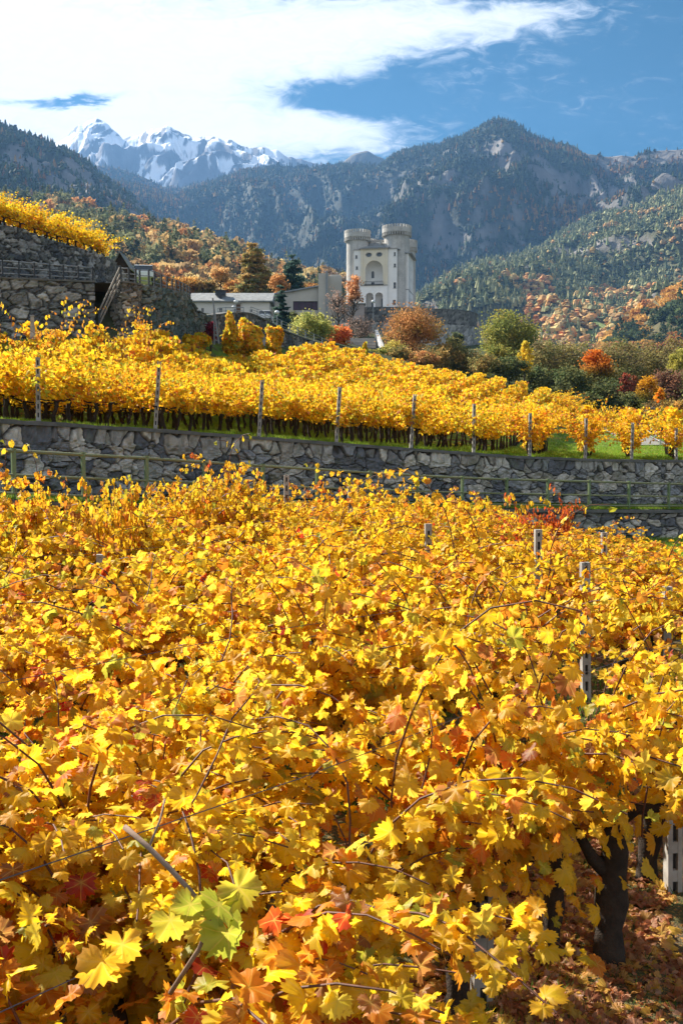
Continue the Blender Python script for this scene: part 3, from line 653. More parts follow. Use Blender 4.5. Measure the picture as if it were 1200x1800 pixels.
t3 = catmull(W3([(245, 503, 50.6), (262, 502, 51), (283, 506, 53), (310, 512, 57), (330, 518, 61), (346, 545, 63), (372, 556, 66)]), 8)
PAL3 = np.array([(.09, .13, .12), (.12, .155, .14), (.08, .11, .10), (.16, .18, .165), (.11, .12, .11), (.07, .10, .10)])
stone_wall('terrace_wall', t3, terr(t3[:, 0], t3[:, 1]) - .6, .06, .42, .13, 41, .6, 'greenish grey rubble wall curving away under the fence', pal=PAL3, cap=False)
t4 = catmull(W3([(-420, 330, 44), (-200, 362, 47), (0, 396, 51), (40, 404, 52), (80, 420, 53.5), (130, 434, 56), (170, 446, 59), (200, 460, 62), (222, 486, 65)]), 8)
def tfl(x, y): return P(150, 491, 48).z       # terrace walk level
zw = P(150, 494, 48).z
stone_wall('terrace_wall', t4, np.full(len(t4), zw - .3), .07, .36, .12, 47, .7, 'tall dark upper rubble wall below the sloping vine row', pal=PAL2 * .9, cap=False)
t5 = catmull(W3([(365, 556, 68), (410, 551, 74), (440, 553, 78), (470, 566, 82), (500, 583, 86), (540, 598, 92), (580, 612, 98)]), 8)
stone_wall('terrace_wall', t5, terr(t5[:, 0], t5[:, 1]) - 1.0, .12, .6, .12, 53, .5, 'low dark stone wall curving down below the car park fence', pal=PAL2 * .8, cap_h=.1)
# walk on top of the terrace
def strip(name, A, B, mat, label):
    V = []; n = len(A)
    for a, b in zip(A, B): V += [a, b]
    o = mesh_np(name, V, [grid_faces(n, 2)], mat, smooth=False); tag(o, label, kind='structure'); return o
A = W3([(-420, 478, 40), (-200, 484, 43), (0, 490, 46.3), (90, 494, 47.8), (168, 497, 48.8), (212, 497, 48.6), (247, 502, 50), (283, 506, 53.3), (330, 518, 61.3)])
B = [np.array((a[0] - 2, b, a[2])) for a, b in zip(A, (48, 50, 56, 58, 62, 70, 74, 76, 80))]
strip('terrace_ground', A, B, mpath, 'gravel walk on top of the terrace')
A4 = [np.array((p[0] - .1, p[1] + .2, p[2] - .03)) for p in t4[::6]]; B4 = [np.array((a[0] - 9, a[1] + 9, a[2] + 3.0)) for a in A4]
strip('upper_terrace_ground', A4, B4, mg, 'grass bank of the upper terrace')
# steps in the gap between the walls
root = empty('stone_steps', (0, 0, 0), label='steep mossy stone steps between the two terrace walls', cat='steps')
mmoss = M_plain('mossy_stone', (.07, .075, .05), (.05, .07, .025), 3, bump=.8)
p0_, p1_ = P(178, 596, 47.6), P(190, 499, 52.5)
for i in range(15):
    f = i / 14; a = p0_.lerp(p1_, f); mb = MB(); mb.box((a.x, a.y + .3, a.z - .25), (1.5, .75, .5), RG.normal(0, .04)); mb.build('step', mmoss, root)
mb = MB(); mb.box(((p0_.x + p1_.x) / 2, 53.4, zw - 2.2), (2.2, .8, 4.0)); mb.build('backing', mmoss, root)
mwoodr = M_plain('grey_timber', (.30, .27, .23), (.20, .18, .15), 4, bump=.4)
mdkmet = M_plain('dark_metal', (.03, .035, .04), (.05, .055, .06), 6, rough=.5)
mltmet = M_plain('galvanised', (.30, .32, .33), (.22, .24, .25), 6, rough=.5, metal=.3)
root = empty('handrail', (0, 0, 0), label='sloping pale timber handrail beside the stone steps', cat='handrail')
for (u0, v0, u1_, v1_) in ((174, 548, 211, 470), (175, 559, 212, 481), (176, 568, 213, 490)):
    mb = MB(); mb.bar(P(u0, v0, 47.0), P(u1_, v1_, 48.0), .05, .07); mb.build('rail', mwoodr, root)
for (u, va, vb, Y) in ((175, 572, 545, 47.0), (188, 550, 518, 47.4), (203, 520, 487, 47.8), (212, 498, 468, 48.0)):
    mb = MB(); mb.bar(P(u, va, Y), P(u, vb, Y), .08); mb.build('post', mdkmet, root)
def fence_px(name, pts, label, hpx, rails, pw, rr, mp_, mr_):
    f = [tuple(P(u, v, Y)) for u, v, Y in pts]; h = [P(u, v - hp, Y).z - P(u, v, Y).z for (u, v, Y), hp in zip(pts, hpx)]
    return railing(name, f, h, label, rails, pw, rr, mp_, mr_, kind='fence', ball=False)
us1 = [-60, -28, 5, 34, 61, 88, 112, 138, 163]
fence_px('fence', [(u, interp(u, [(-60, 488), (0, 490), (90, 494), (166, 497)]), interp(u, [(-60, 45), (0, 46.2), (166, 48.7)])) for u in us1],
         'dark metal fence on top of the left terrace wall', [33, 33, 33, 32, 31, 30, 29, 28, 27], (.3, .62, .97), .07, .025, mdkmet, mltmet)
us2 = [(213, 497, 48.4, 26), (227, 498, 48.6, 27), (239, 500, 49.3, 28), (246, 501, 50.5, 27), (262, 503, 51.3, 29), (272, 505, 52.4, 28), (284, 508, 53.5, 26), (294, 510, 55, 24), (303, 513, 56.5, 23), (310, 514, 57.5, 22), (317, 516, 58.8, 21), (323, 518, 60, 20), (329, 520, 61, 19), (334, 523, 62, 18)]
fence_px('fence', [(a, b, c) for a, b, c, d in us2], 'dark post fence curving over the greenish wall beside the car', [d for *_, d in us2], (.3, .62, .97), .08, .022, mdkmet, mltmet)
us3 = [(440, 553, 77.8, 14), (452, 557, 79.5, 14), (466, 563, 81.5, 15), (480, 571, 83.5, 16), (495, 580, 85.5, 17), (509, 586, 87.5, 17), (523, 591, 89.5, 16), (537, 597, 91.5, 16), (552, 602, 94, 15), (566, 607, 96, 14), (580, 612, 98, 12)]
fence_px('fence', [(a, b, c) for a, b, c, d in us3], 'pale grey metal fence descending along the curved low wall', [d for *_, d in us3], (.12, .4, .68, .97), .06, .022, mltmet, mltmet)
us4 = [(382, 553, 75, 11), (397, 552, 76, 12), (412, 552, 76.5, 12), (428, 553, 77, 13)]
fence_px('fence', [(a, b, c) for a, b, c, d in us4], 'short pale railing in front of the slate roofed house', [d for *_, d in us4], (.5, .97), .06, .025, mltmet, mltmet)
# ---------------- grapevines ----------------
mleafn = M_leaf('vine_leaf_near', trans=.62, gloss=.02, veins=True, jit=.12, tboost=1.0)
mleaff = M_leaf('vine_leaf', trans=.50, gloss=.02, jit=.14, tboost=1.0)
mbark = M_plain('vine_bark', (.055, .038, .026), (.025, .018, .013), 14, rough=.95, bump=1.0, bdist=.02)
mcane = M_plain('vine_cane', (.15, .055, .03), (.08, .035, .02), 20, rough=.6, bump=.3, bdist=.004)
mconc = M_plain('concrete_post', (.42, .40, .36), (.24, .22, .19), 5, rough=.9, bump=.5, bdist=.008)
mslot = M_plain('slot_shadow', (.06, .055, .05), (.04, .035, .03), 9)  # near-black colour that paints the shade inside the post slots
mwire = M_plain('wire', (.22, .21, .20), (.15, .15, .15), 9, rough=.4, metal=.7)
def leaf_tpl(level, seed=0):
    """lobed vine leaf in the XY plane, stalk at the origin, tip along +Y; returns verts, tris, per-vertex rim weight"""
    rg = np.random.default_rng(seed)
    key = [(0, 1.0), (12, .90), (26, .78), (44, .90), (56, .94), (72, .82), (86, .72), (106, .80), (122, .80), (142, .66), (160, .54), (174, .24), (180, .14)]
    n = {0: 44, 1: 16, 2: 6}[level]; an = (np.arange(n) + (0 if level < 2 else .0)) * 360 / n - 180
    r = np.interp(np.abs(an), [k[0] for k in key], [k[1] for k in key])
    if level == 0: r = r * (1 + .095 * np.where(np.arange(n) % 2 == 0, 1, -1)) * rg.uniform(.90, 1.08, n) * (1 + rg.uniform(-.16, .16) * np.cos(np.radians(an) + rg.uniform(0, 6))) * (1 - rg.uniform(0, .22) * (np.abs(an) < 30))
    if level == 2: an = np.array([-130, -55, 0, 55, 130, 180.]); r = np.array([.68, .88, 1, .88, .68, .2])
    a = np.radians(an); o = np.stack([np.sin(a) * r, np.cos(a) * r], 1)
    rings = [.5, 1.0] if level == 0 else [1.0]
    P2 = [np.zeros((1, 2))] + [o * q for q in rings]; xy = np.concatenate(P2); rim = np.concatenate([[0]] + [np.full(n, q) for q in rings])
    T = []; j = np.arange(n); k = (j + 1) % n
    T.append(np.stack([np.zeros(n, int), 1 + k, 1 + j], 1))
    for i in range(len(rings) - 1):
        b0, b1 = 1 + i * n, 1 + (i + 1) * n
        T += [np.stack([b0 + j, b0 + k, b1 + k], 1), np.stack([b0 + j, b1 + k, b1 + j], 1)]
    T = np.concatenate(T); rr = np.linalg.norm(xy, axis=1); th = np.arctan2(xy[:, 0], xy[:, 1])
    fold, droop, wave = rg.uniform(-.3, .6), rg.uniform(.0, .55), rg.uniform(.05, .18)
    z = fold * np.abs(xy[:, 0]) - droop * rr ** 2 + wave * rr * np.cos(5 * th + rg.uniform(0, 6)) + rg.normal(0, .035, len(rr)) * (rim > .9)
    if rg.random() < .55: z += rg.uniform(.2, .6) * np.clip(rim - .5, 0, 1) * np.sin(2 * th + rg.uniform(0, 6))   # curled rim
    xy = xy - np.array((0, .0)); V = np.stack([xy[:, 0], xy[:, 1], z], 1); return V * .55, T, rim
TPL = {lv: [leaf_tpl(lv, 100 * lv + s) for s in range(12)] for lv in (0, 1, 2)}
YEL = np.array([(.93, .58, .012), (.93, .62, .02), (.92, .53, .010), (.94, .67, .04), (.92, .58, .014), (.92, .51, .010), (.90, .44, .010), (.93, .60, .014)])
def leaf_colors(n, rg, mix):
    c = YEL[rg.integers(0, len(YEL), n)] * rg.uniform(.70, 1.08, (n, 1))
    q = rg.random(n); a, b, d, e = mix         # orange, brown, lime, red
    def put(lo, hi, col, s=.2):
        m = (q >= lo) & (q < hi); c[m] = np.array(col) * rg.uniform(1 - s, 1 + s, (m.sum(), 1))
    put(0, a, (.72, .22, .012)); put(a, a + b, (.36, .13, .03)); put(a + b, a + b + d, (.42, .42, .025)); put(a + b + d, a + b + d + e, (.50, .03, .01))
    return c
def place_leaves(lv, pos, tip, nrm, size, col, rg):
    n = len(pos); tip = tip / (np.linalg.norm(tip, axis=1)[:, None] + 1e-9); nrm = nrm - tip * (nrm * tip).sum(1)[:, None]
    nrm /= (np.linalg.norm(nrm, axis=1)[:, None] + 1e-9); side = np.cross(tip, nrm); ti = rg.integers(0, 12, n)
    Vs, Fs, Cs, Us = [], [], [], []; off = 0
    for k, (V, T, rim) in enumerate(TPL[lv]):
        i = np.where(ti == k)[0]
        if not len(i): continue
        s = size[i][:, None, None]
        W = pos[i][:, None, :] + (V[None, :, 0:1] * side[i][:, None, :] + V[None, :, 1:2] * tip[i][:, None, :] + V[None, :, 2:3] * nrm[i][:, None, :]) * s * 1.0
        c = np.repeat(col[i][:, None, :], len(V), 1)
        if lv < 2:
            ed = rg.random((len(i), 1)) ** 3 * (rim[None, :] > .9) * .55; c = c * (1 - ed[..., None]) + np.array((.50, .13, .01)) * ed[..., None]
            ce = (rim[None, :] < .1) * rg.uniform(0, .4, (len(i), 1)); c = c * (1 - ce[..., None]) + np.array((.55, .50, .05)) * ce[..., None]
        m = len(i) * len(V); Vs.append(W.reshape(-1, 3)); Cs.append(c.reshape(-1, 3)); Us.append(np.tile(V[:, :2], (len(i), 1)))
        Fs.append((T[None] + (np.arange(len(i)) * len(V))[:, None, None]).reshape(-1, 3) + off); off += m
    return np.concatenate(Vs), np.concatenate(Fs), np.concatenate(Cs), np.concatenate(Us)
def vine_arrays(rg, lv, nshoot, nleaf, lsize, mix, trunk_h=.62, top=1.75, width=.32, length=1.1, wild=0.0, low=.45):
    """shoots rise from a cordon along local x and arch over; leaves sit along them. returns leaf arrays and shoot polylines"""
    shoots = []; pos, tip, nrm, sz = [], [], [], []
    for s in range(nshoot):
        x0 = rg.uniform(-length / 2, length / 2); side = rg.choice([-1, 1]); L = rg.uniform(.75, 1.15) * (top - trunk_h) * (1.42 if rg.random() < wild * .6 else 1.0)
        d = np.array((rg.normal(0, .28), side * rg.uniform(.0, .5), 1.0)); d /= np.linalg.norm(d); p = np.array((x0, rg.normal(0, .05), trunk_h + rg.uniform(-.05, .1)))
        pts = [p.copy()]; m = 10; st = L * 1.12 / m
        for k in range(m):
            d = d + rg.normal(0, .13, 3) + np.array((0, side * .035 * k, -.035 * k * (1.0 if p[2] > top * .8 else .4)))
            d[1] -= .35 * max(0, abs(p[1]) - width) * np.sign(p[1])
            d /= np.linalg.norm(d); p = p + d * st; pts.append(p.copy())
        shoots.append(np.array(pts))
    per = max(3, nleaf // nshoot)
    for sh in shoots:
        f = np.sort(rg.uniform(.05, 1.0, per)) * (len(sh) - 1); i = np.minimum(f.astype(int), len(sh) - 2); q = (f - i)[:, None]
        b = sh[i] * (1 - q) + sh[i + 1] * q; an = rg.uniform(0, 2 * PI, per)
        out = np.stack([np.cos(an) * .7, np.sin(an) + .3 * np.sign(b[:, 1]), rg.uniform(-.5, .45, per)], 1)
        pos.append(b + out * rg.uniform(.04, .13, (per, 1))); 
        tip.append(out * np.array((1, 1, 0)) * .7 + np.stack([rg.normal(0, .4, per), rg.normal(0, .4, per), rg.uniform(-1.3, .1, per)], 1))
        nrm.append(np.stack([rg.normal(0, .5, per), out[:, 1] * .8 + rg.normal(0, .4, per), rg.uniform(.1, 1.1, per)], 1))
        sz.append(lsize * rg.uniform(.55, 1.15, per) * (1.0 - .35 * (f / (len(sh) - 1)) ** 3))
    # curtain leaves filling the sides low down
    nc = nleaf // 5; a = rg.uniform(-length / 2, length / 2, nc); sd_ = rg.choice([-1, 1], nc)
    pos.append(np.stack([a, sd_ * rg.uniform(.1, width * 1.1, nc), rg.uniform(low, top * .75, nc)], 1))
    tip.append(np.stack([rg.normal(0, .4, nc), sd_ * .5, rg.uniform(-1.2, -.3, nc)], 1)); nrm.append(np.stack([rg.normal(0, .4, nc), sd_ * 1.0, rg.uniform(.1, .8, nc)], 1)); sz.append(lsize * rg.uniform(.5, 1.1, nc))
    pos, tip, nrm, sz = (np.concatenate(q) for q in (pos, tip, nrm, sz)); keep = pos[:, 2] > low * .8
    pos, tip, nrm, sz = pos[keep], tip[keep], nrm[keep], sz[keep]
    col = leaf_colors(len(pos), rg, mix)
    return place_leaves(lv, pos, tip, nrm, sz, col, rg), shoots
def trunk_pts(rg, h, lean=.1):
    z = np.linspace(-.12, h, 7); w_ = np.cumsum(rg.normal(0, .028, (7, 2)), 0); w_[0] = 0; ln = rg.uniform(-lean, lean, 2)
    return np.stack([w_[:, 0] + ln[0] * z, w_[:, 1] + ln[1] * z, z], 1)
def make_vine(seed, lv, nshoot, nleaf, lsize, mix, r_trunk, mat, canes=True, **kw):
    rg = np.random.default_rng(seed); root = empty('grapevine')
    th = kw.get('trunk_h', .62); tp = trunk_pts(rg, th); tp[-1, :2] *= .6
    mb = MB(); rad = r_trunk * np.array([1.25, 1.0, .85, 1.05, .8, .95, 1.1]) * rg.uniform(.9, 1.15, 7); sides = 8 if lv < 2 else 5
    mb.tube(tp, rad, sides)
    for s in (-1, 1):
        arm = np.stack([tp[-1], tp[-1] + (s * .18, rg.normal(0, .03), .04), tp[-1] + (s * .36, rg.normal(0, .04), .02), tp[-1] + (s * .56, rg.normal(0, .04), .05)]); mb.tube(arm, r_trunk * np.array([.8, .55, .45, .35]), sides)
    mb.build('trunk', mbark, root, smooth=lv < 2)
    (V, Fc, C, Uv), shoots = vine_arrays(rg, lv, nshoot, nleaf, lsize, mix, **kw)
    if canes:
        mb = MB()
        for sh in shoots: mb.tube(sh, np.linspace(.0075, .0035, len(sh)) * (1.3 if lv else 1), 4 if lv == 0 else 3, cap=False)
        mb.build('canes', mcane, root, smooth=True); bpy.data.objects[root.children[-1].name]['kind'] = 'stuff' if False else ''
    mesh_np('foliage', V, [Fc], mat, root, col=C, uv=Uv, smooth=lv == 0)
    for c in root.children:
        if 'kind' in c: del c['kind']
    return root
MIX_F = (.075, .03, .05, .004); MIX_O = (.34, .10, .03, .02); MIX_U = (.06, .06, .14, .0)
near_p = [make_vine(300 + i, 0, 20, 880, .142, MIX_F, .060, mleafn, wild=.35, width=.50, top=1.84) for i in range(5)]
orange_p = make_vine(320, 0, 18, 980, .14, (.30, .10, .02, .07), .065, mleafn, wild=.3, width=.50, top=1.8)
mid_p = [make_vine(340 + i, 1, 18, 680, .138, (.07 + .05 * i, .04, .05, .005), .055, mleaff, wild=.4, width=.46, top=1.75) for i in range(5)]
sparse_p = [make_vine(380 + i, 1, 13, 400, .14, (.16, .08, .05, .01), .055, mleaff, wild=.5, width=.42, top=1.8, low=.6) for i in range(3)]
red_p = make_vine(350, 1, 16, 560, .14, (.1, .0, .0, .86), .05, mleaff, wild=.3, width=.34, top=1.8)
up_p = [make_vine(360 + i, 2, 15, (640, 560, 700, 420, 620, 500)[i], .150, MIX_U, .050, mleaff, canes=False, wild=.25, width=.20, top=2.0, trunk_h=.68, low=.72, length=1.15) for i in range(6)]
low_p = [make_vine(390 + i, 2, 15, 760, .145, (.14, .07, .06, 0), .045, mleaff, canes=False, wild=.12, width=.22, top=2.2, trunk_h=.55, low=.34, length=1.1) for i in range(3)]
thin_p = make_vine(370, 1, 6, 90, .13, (.2, .1, .12, 0), .035, mleaff, wild=.9, width=.5, top=2.3, length=.9)
allp = near_p + sparse_p + low_p + [orange_p, red_p, thin_p] + mid_p + up_p; KM = kids_map(*allp); used = set()
def put_vine(proto, x, y, z, rz, label, group, sc=1.0, sz=1.0):
    if proto.name in used: o = copy_tree(proto, KM)
    else: o = proto; used.add(proto.name)
    o.location = (x, y, z); o.rotation_euler = (RG.normal(0, .03), RG.normal(0, .03), rz); o.scale = (sc, sc * RG.uniform(.95, 1.1), sz)
    tag(o, label, 'grapevine', group); return o
ROWT = [2.55, 4.65, 6.9, 9.15, 11.4, 13.5, 15.2]; ORD = ['nearest', 'second', 'third', 'fourth', 'fifth', 'sixth', 'hindmost']
n_near = 0; CLEAR = [(1029, 11.3), (945, 14.2), (755, 15.2), (465, 13.4), (368, 17.2), (65, 14.6), (178, 12.6), (1166, 12.2)]
for r, t in enumerate(ROWT):
    for s in np.arange(-2.2, 44, 1.05):
        x, y = RD * s + RN * (t + RG.normal(0, .04)); 
        if y < 1.2: continue
        u = 600 + F * x / y; d = float(rail_d(x, y)[0]); marg = 330 * 3.0 / max(y, 1.5)
        if u < -60 - marg * .8 or u > (1260 if r == 0 else 1480) + marg * .5 or d < 1.15 or y > 37: continue
        if r == 0 and y < 2.0: continue
        if False: continue
        if 1080 + (37 - y) * 12 < u < 1240 and y > 23: continue
        gz = float(fgz(x, y)); need = interp(u, [(0, 838), (75, 850), (95, 935), (185, 935), (215, 870), (300, 840), (450, 838), (600, 868), (850, 885), (900, 905), (1000, 925), (1125, 935), (1150, 962), (1200, 985)]); zt = P(u, need, y).z - gz
        if zt < 1.25: continue
        hmax = zt / 1.84
        if r == 0 and u > 1062: continue                         # the row ends and the bare soil shows at the lower right
        pr = near_p[int(RG.integers(0, 5))] if y < 8.5 else mid_p[int(RG.integers(0, 5))]
        lab = 'golden yellow grapevine in the %s row from the camera below the railing' % ORD[r]; grp = 'grapevines of the %s foreground row' % ORD[r]
        if u > 830 and 8.5 <= y < 19 and RG.random() < .75: pr = sparse_p[int(RG.integers(0, 3))]
        if any(abs(u - pu) < 560 / y and pY - 2.4 < y < pY + .25 for pu, pY in CLEAR): continue
        if (y < 4.8 and u < 230 and RG.random() < .7) or (4.8 <= y < 7.2 and u < 70): pr = orange_p; lab = 'orange and dark red mottled grapevine at the lower left of the foreground'; grp = 'mottled vines at lower left'
        if y >= 8.5 and u > 840 and RG.random() < .55: pr = mid_p[4]
        sc = RG.uniform(.9, 1.12)
        o = put_vine(pr, x, y, gz, PI / 2 - AZ + (PI if RG.random() < .5 else 0), lab, grp, sc, min(sc * RG.uniform(.82, 1.12) * (1.04 if r > 3 else 1), hmax * RG.uniform(.9, 1.05))); n_near += 1
        if grp is None and "group" in o: del o["group"]
def red_vine(u, v, Y, label):
    p = P(u, v, Y); z = float(fgz(p.x, p.y)); k = (p.z - z) / 1.85
    return put_vine(red_p, p.x, p.y, z, .6, label, None, .5, k)
red_vine(903, 884, 19.0, 'small grapevine with bright red leaves left of the other red one'); red_vine(975, 868, 21.5, 'small grapevine with bright red leaves reaching up to the railing')
for j, (u, Y) in enumerate([(70, 3.9), (190, 4.3), (330, 4.7), (-30, 4.2)]):
    X = (u - 600) / F * Y; put_vine(near_p[j], X, Y, float(fgz(X, Y)), .5 + j, 'golden yellow grapevine in the nearest row from the camera below the railing', 'grapevines of the nearest foreground row', 1.0, .9)
# concrete posts standing in the foreground rows
def slot_post(u, vt, vb, Y, label, wpx=None, tilt=0.0, ph=None):
    b = P(u, vb, Y); x, y = b.x, b.y; z0 = float(fgz(x, y)) - .1; zt = P(u, vt - (14 if 10 < Y < 21 else 0), Y).z; h = zt - z0; root = empty('vineyard_post', (x, y, z0), PI / 2 - AZ, label=label, cat='post', group='concrete posts in the foreground vine rows')
    w_, d_ = .10, .08; mb = MB(); mb.box((-w_ * .34, 0, h / 2), (w_ * .32, d_, h)); mb.box((w_ * .34, 0, h / 2), (w_ * .32, d_, h)); k = 0; z = .0
    while z < h:
        zz = min(.075, h - z); mb.box((0, 0, z + zz / 2), (w_ * .36 - .001, d_ - .004, zz)); z += .19
    mb.box((0, 0, h - .02), (w_ * .36 - .001, d_ - .004, .04)); mb.build('shaft', mconc, root)
    mb = MB(); mb.box((0, 0, h / 2), (w_ * .36 - .002, .012, h - .1)); mb.build('slot_shade', mslot, root)  # dark sheet standing in for the shade of the open slots
    root.rotation_euler = (tilt, tilt * .5, .12); return root
for a in [(298, 1300, 1480, 7.0, 'weathered post deep in the leaves at lower left of the foreground'), (490, 1540, 1600, 4.3, 'low post hidden between leaves near the bottom centre'), (847, 1520, 1600, 5.0, 'short grey post behind leaves near the lower right trunks'),
          (1182, 1350, 1560, 6.4, 'grey post beside the thick dark trunks at the right edge'), (1029, 1003, 1235, 11.3, 'tall slotted concrete post standing clear of the leaves at right'), (945, 945, 1150, 14.2, 'slotted concrete post left of the tallest clear one'),
          (755, 935, 1150, 15.2, 'slotted concrete post above the leaves right of centre'), (465, 1040, 1150, 13.4, 'concrete post with a dark slot left of centre'), (178, 988, 1150, 12.6, 'concrete post half hidden by leaves at left'),
          (368, 912, 1050, 17.2, 'thin grey post rising between orange leaves at left centre'), (65, 930, 1050, 14.6, 'pale post stub at the far left under the ledge'), (1060, 950, 1120, 18.5, 'greyish post among orange leaves at right'), (1166, 1045, 1260, 12.2, 'dark post among thin leaves near the right edge'),
          (440, 905, 1000, 19.2, 'pale post top just right of the thin grey one'), (615, 852, 960, 22.0, 'small pale post top in front of the retaining wall'), (503, 849, 960, 20.4, 'pale post top beside a railing post left of centre'), (552, 905, 1000, 19.5, 'slim pale post among leaves at centre')]:
    slot_post(*a[:4], a[4], tilt=RG.normal(0, .015))
for j, (u, vt, Y, hw) in enumerate([(345, 808, 17.5, 1.0), (385, 818, 17.2, .9), (435, 822, 18.0, .9), (205, 806, 14.5, .6), (150, 846, 15.0, .8), (590, 850, 19.5, 1.0), (735, 842, 20.5, .7), (640, 868, 19, .9), (700, 862, 19.5, 1.0), (858, 850, 21, .8), (820, 878, 21, 1.0), (410, 815, 17.8, 1.0), (365, 812, 17.0, .9), (610, 860, 20, 1.0), (560, 872, 19.0, 1), (250, 850, 15.5, 1.0), (775, 872, 20.5, 1.0), (50, 835, 14.5, 1.0), (5, 840, 13.8, 1.0), (520, 862, 19, .9), (30, 828, 14.2, 1.0), (70, 850, 14.0, .8), (1060, 918, 23, 1.0), (1125, 928, 24, .9), (940, 905, 22, 1.0)]):
    p = P(u, vt, Y); z = float(fgz(p.x, p.y)); put_vine(sparse_p[j % 3], p.x, p.y, z, RG.uniform(0, 6), 'taller ragged grapevine with long shoots standing above its yellow row below the railing', 'ragged tall vines at the back of the foreground', .9 * hw, (p.z - z) / 1.85)
# trellis wires
for r, t in enumerate(ROWT[:5]):
    mb = MB()
    for h in (.72, 1.15, 1.55):
        pts = []
        for s in np.arange(-1, 30, 2.0):
            x, y = RD * s + RN * t
            if rail_d(x, y)[0] > .8: pts.append((x, y, float(fgz(x, y)) + h - .03 * ((s / 2) % 2)))
        mb.tube(pts, .0022, 4, cap=False)
    o = mb.build('trellis_wire', mwire); tag(o, 'thin grey wires strung along the %s foreground vine row' % ORD[r], 'wire')
# bare cane with fresh green leaves poking out at the lower left
root = empty('vine_shoot', (0, 0, 0), label='bare brown cane tipped with large green leaves at lower left', cat='vine shoot')
a, b, c_, d_ = P(219, 1453, 2.62), P(262, 1490, 2.58), P(300, 1528, 2.54), P(337, 1568, 2.50)
mb = MB(); mb.tube([a, b, c_, d_, P(372, 1612, 2.47), P(350, 1668, 2.5), P(300, 1745, 2.6)], [.0075, .007, .007, .006, .005, .006, .007], 8)
mb.tube([b, P(282, 1440, 2.66), P(290, 1405, 2.72)], [.004, .003, .003], 6); mb.build('cane', M_plain('dry_cane', (.30, .20, .14), (.20, .13, .09), 30, bump=.4, bdist=.003), root, smooth=True)
gl = [(385, 1590, 2.44, .13, 0), (335, 1590, 2.46, .11, 0), (400, 1640, 2.43, .13, 0), (300, 1618, 2.47, .12, 1), (420, 1560, 2.45, .13, 1), (180, 1690, 2.45, .14, 2), (215, 1660, 2.5, .12, 2)]
rgl = np.random.default_rng(5); pos = np.array([P(u, v, Y) for u, v, Y, s, k in gl]); gc = np.array([[(.40, .45, .03), (.60, .52, .03), (.84, .52, .02)][k] for *_, k in gl])
V, Fc, C, Uv = place_leaves(0, pos, np.array([(.25 + .4 * rgl.normal(), -.1, -.9) for _ in gl]), np.array([(rgl.normal() * .25, -1, .55) for _ in gl]), np.array([s for *_, s, k in gl]), gc, rgl)
mesh_np('leaves', V, [Fc], mleafn, root, col=C, uv=Uv, smooth=True)
# thick old trunks showing at the lower right
def old_trunk(u, v, Y, lab, h, r):
    p = P(u, v, Y); rg = np.random.default_rng(int(u)); root = empty('grapevine', (p.x, p.y, float(fgz(p.x, p.y))), rg.uniform(0, 6), label=lab, cat='grapevine')
    tp = trunk_pts(rg, h, .25); mb = MB(); mb.tube(tp, r * np.array([1.5, 1.1, .9, 1.15, 1.0, .9, .75]), 11); mb.tube([tp[4], tp[4] + (.12, .05, .12), tp[4] + (.22, .1, .30)], [r * .6, r * .45, r * .3], 8)
    mb.tube([tp[-1], tp[-1] + (-.15, 0, .1), tp[-1] + (-.5, .02, .14)], [r * .6, r * .4, r * .2], 7); mb.build('trunk', mbark, root, smooth=True)
    (V, Fc, C, Uv), sh = vine_arrays(rg, 0, 7, 150, .14, MIX_F, top=1.6, trunk_h=h, low=.8, wild=.4, width=.4)
    mb = MB()
    for s_ in sh: mb.tube(s_, np.linspace(.006, .003, len(s_)), 4, cap=False)
    mb.build('canes', mcane, root, smooth=True); mesh_np('foliage', V, [Fc], mleafn, root, col=C, uv=Uv, smooth=True)
old_trunk(1072, 1690, 5.45, 'old grapevine with a very thick dark trunk near the lower right corner', .75, .085)
old_trunk(1128, 1560, 6.6, 'old grapevine with a forked dark trunk behind the thickest one', .70, .07); old_trunk(1170, 1520, 7.1, 'old grapevine with a slim dark trunk beside the right edge post', .68, .05)
old_trunk(1205, 1420, 8.4, 'old grapevine with a leaning trunk cut by the right edge', .68, .06)
# ---------------- upper vineyard ----------------
RU = math.atan((1050 - 600) / F); ru = np.array((math.sin(RU), math.cos(RU))); rn = np.array((-math.cos(RU), math.sin(RU)))
postu = [75, 277, 457, 592, 722, 832, 930, 1027, 1108, 1186]
starts = []
for u in postu:
    Y = float(wallY(u)) + .62; starts.append(((u - 600) / F * Y, Y, u))
s0 = np.array(starts[0][:2]); d01 = np.array(starts[1][:2]) - s0; sp = abs(float(d01 @ rn))
extra = []
for k in range(1, 22):
    q = s0 + rn * sp * k; e = WALLXY; rel = (e - q) @ rn; i = np.where(np.diff(np.sign(rel)))[0]
    if len(i): b = e[i[-1]] + ru * .65
    else: b = q - ru * 8
    extra.append((b[0], b[1], -k))
FAR = [(-200, 41.5), (0, 42.5), (200, 43.5), (260, 47), (330, 56), (430, 64), (500, 70), (600, 78), (700, 85), (900, 84), (960, 80), (1000, 80)]
cand = []
rowlab = {}
for (bx, by, u0) in starts + extra:
    for k in range(0, 90):
        x, y = bx + ru[0] * (.35 + k * 1.0), by + ru[1] * (.35 + k * 1.0); u = 600 + F * x / y
        if y < 10 or u < -60 or u > 1265: continue
        if y < 62 and (978 < u < 1012 or 1052 < u < 1090 or 1135 < u < 1160): continue
        if u0 >= 1027 and k > 5: break
        if u0 == 930 and k > 11: break
        if u < 1005 or u0 > 0 and k < 8:
            if y > interp(u, FAR) and not (u0 >= 930 and k < 8): break
        else: break
        cand.append((y, x, u0, k, u))
cand.sort(); NU = 185
rest = cand[NU:]; print('upper vines', len(cand), 'near vines', n_near)
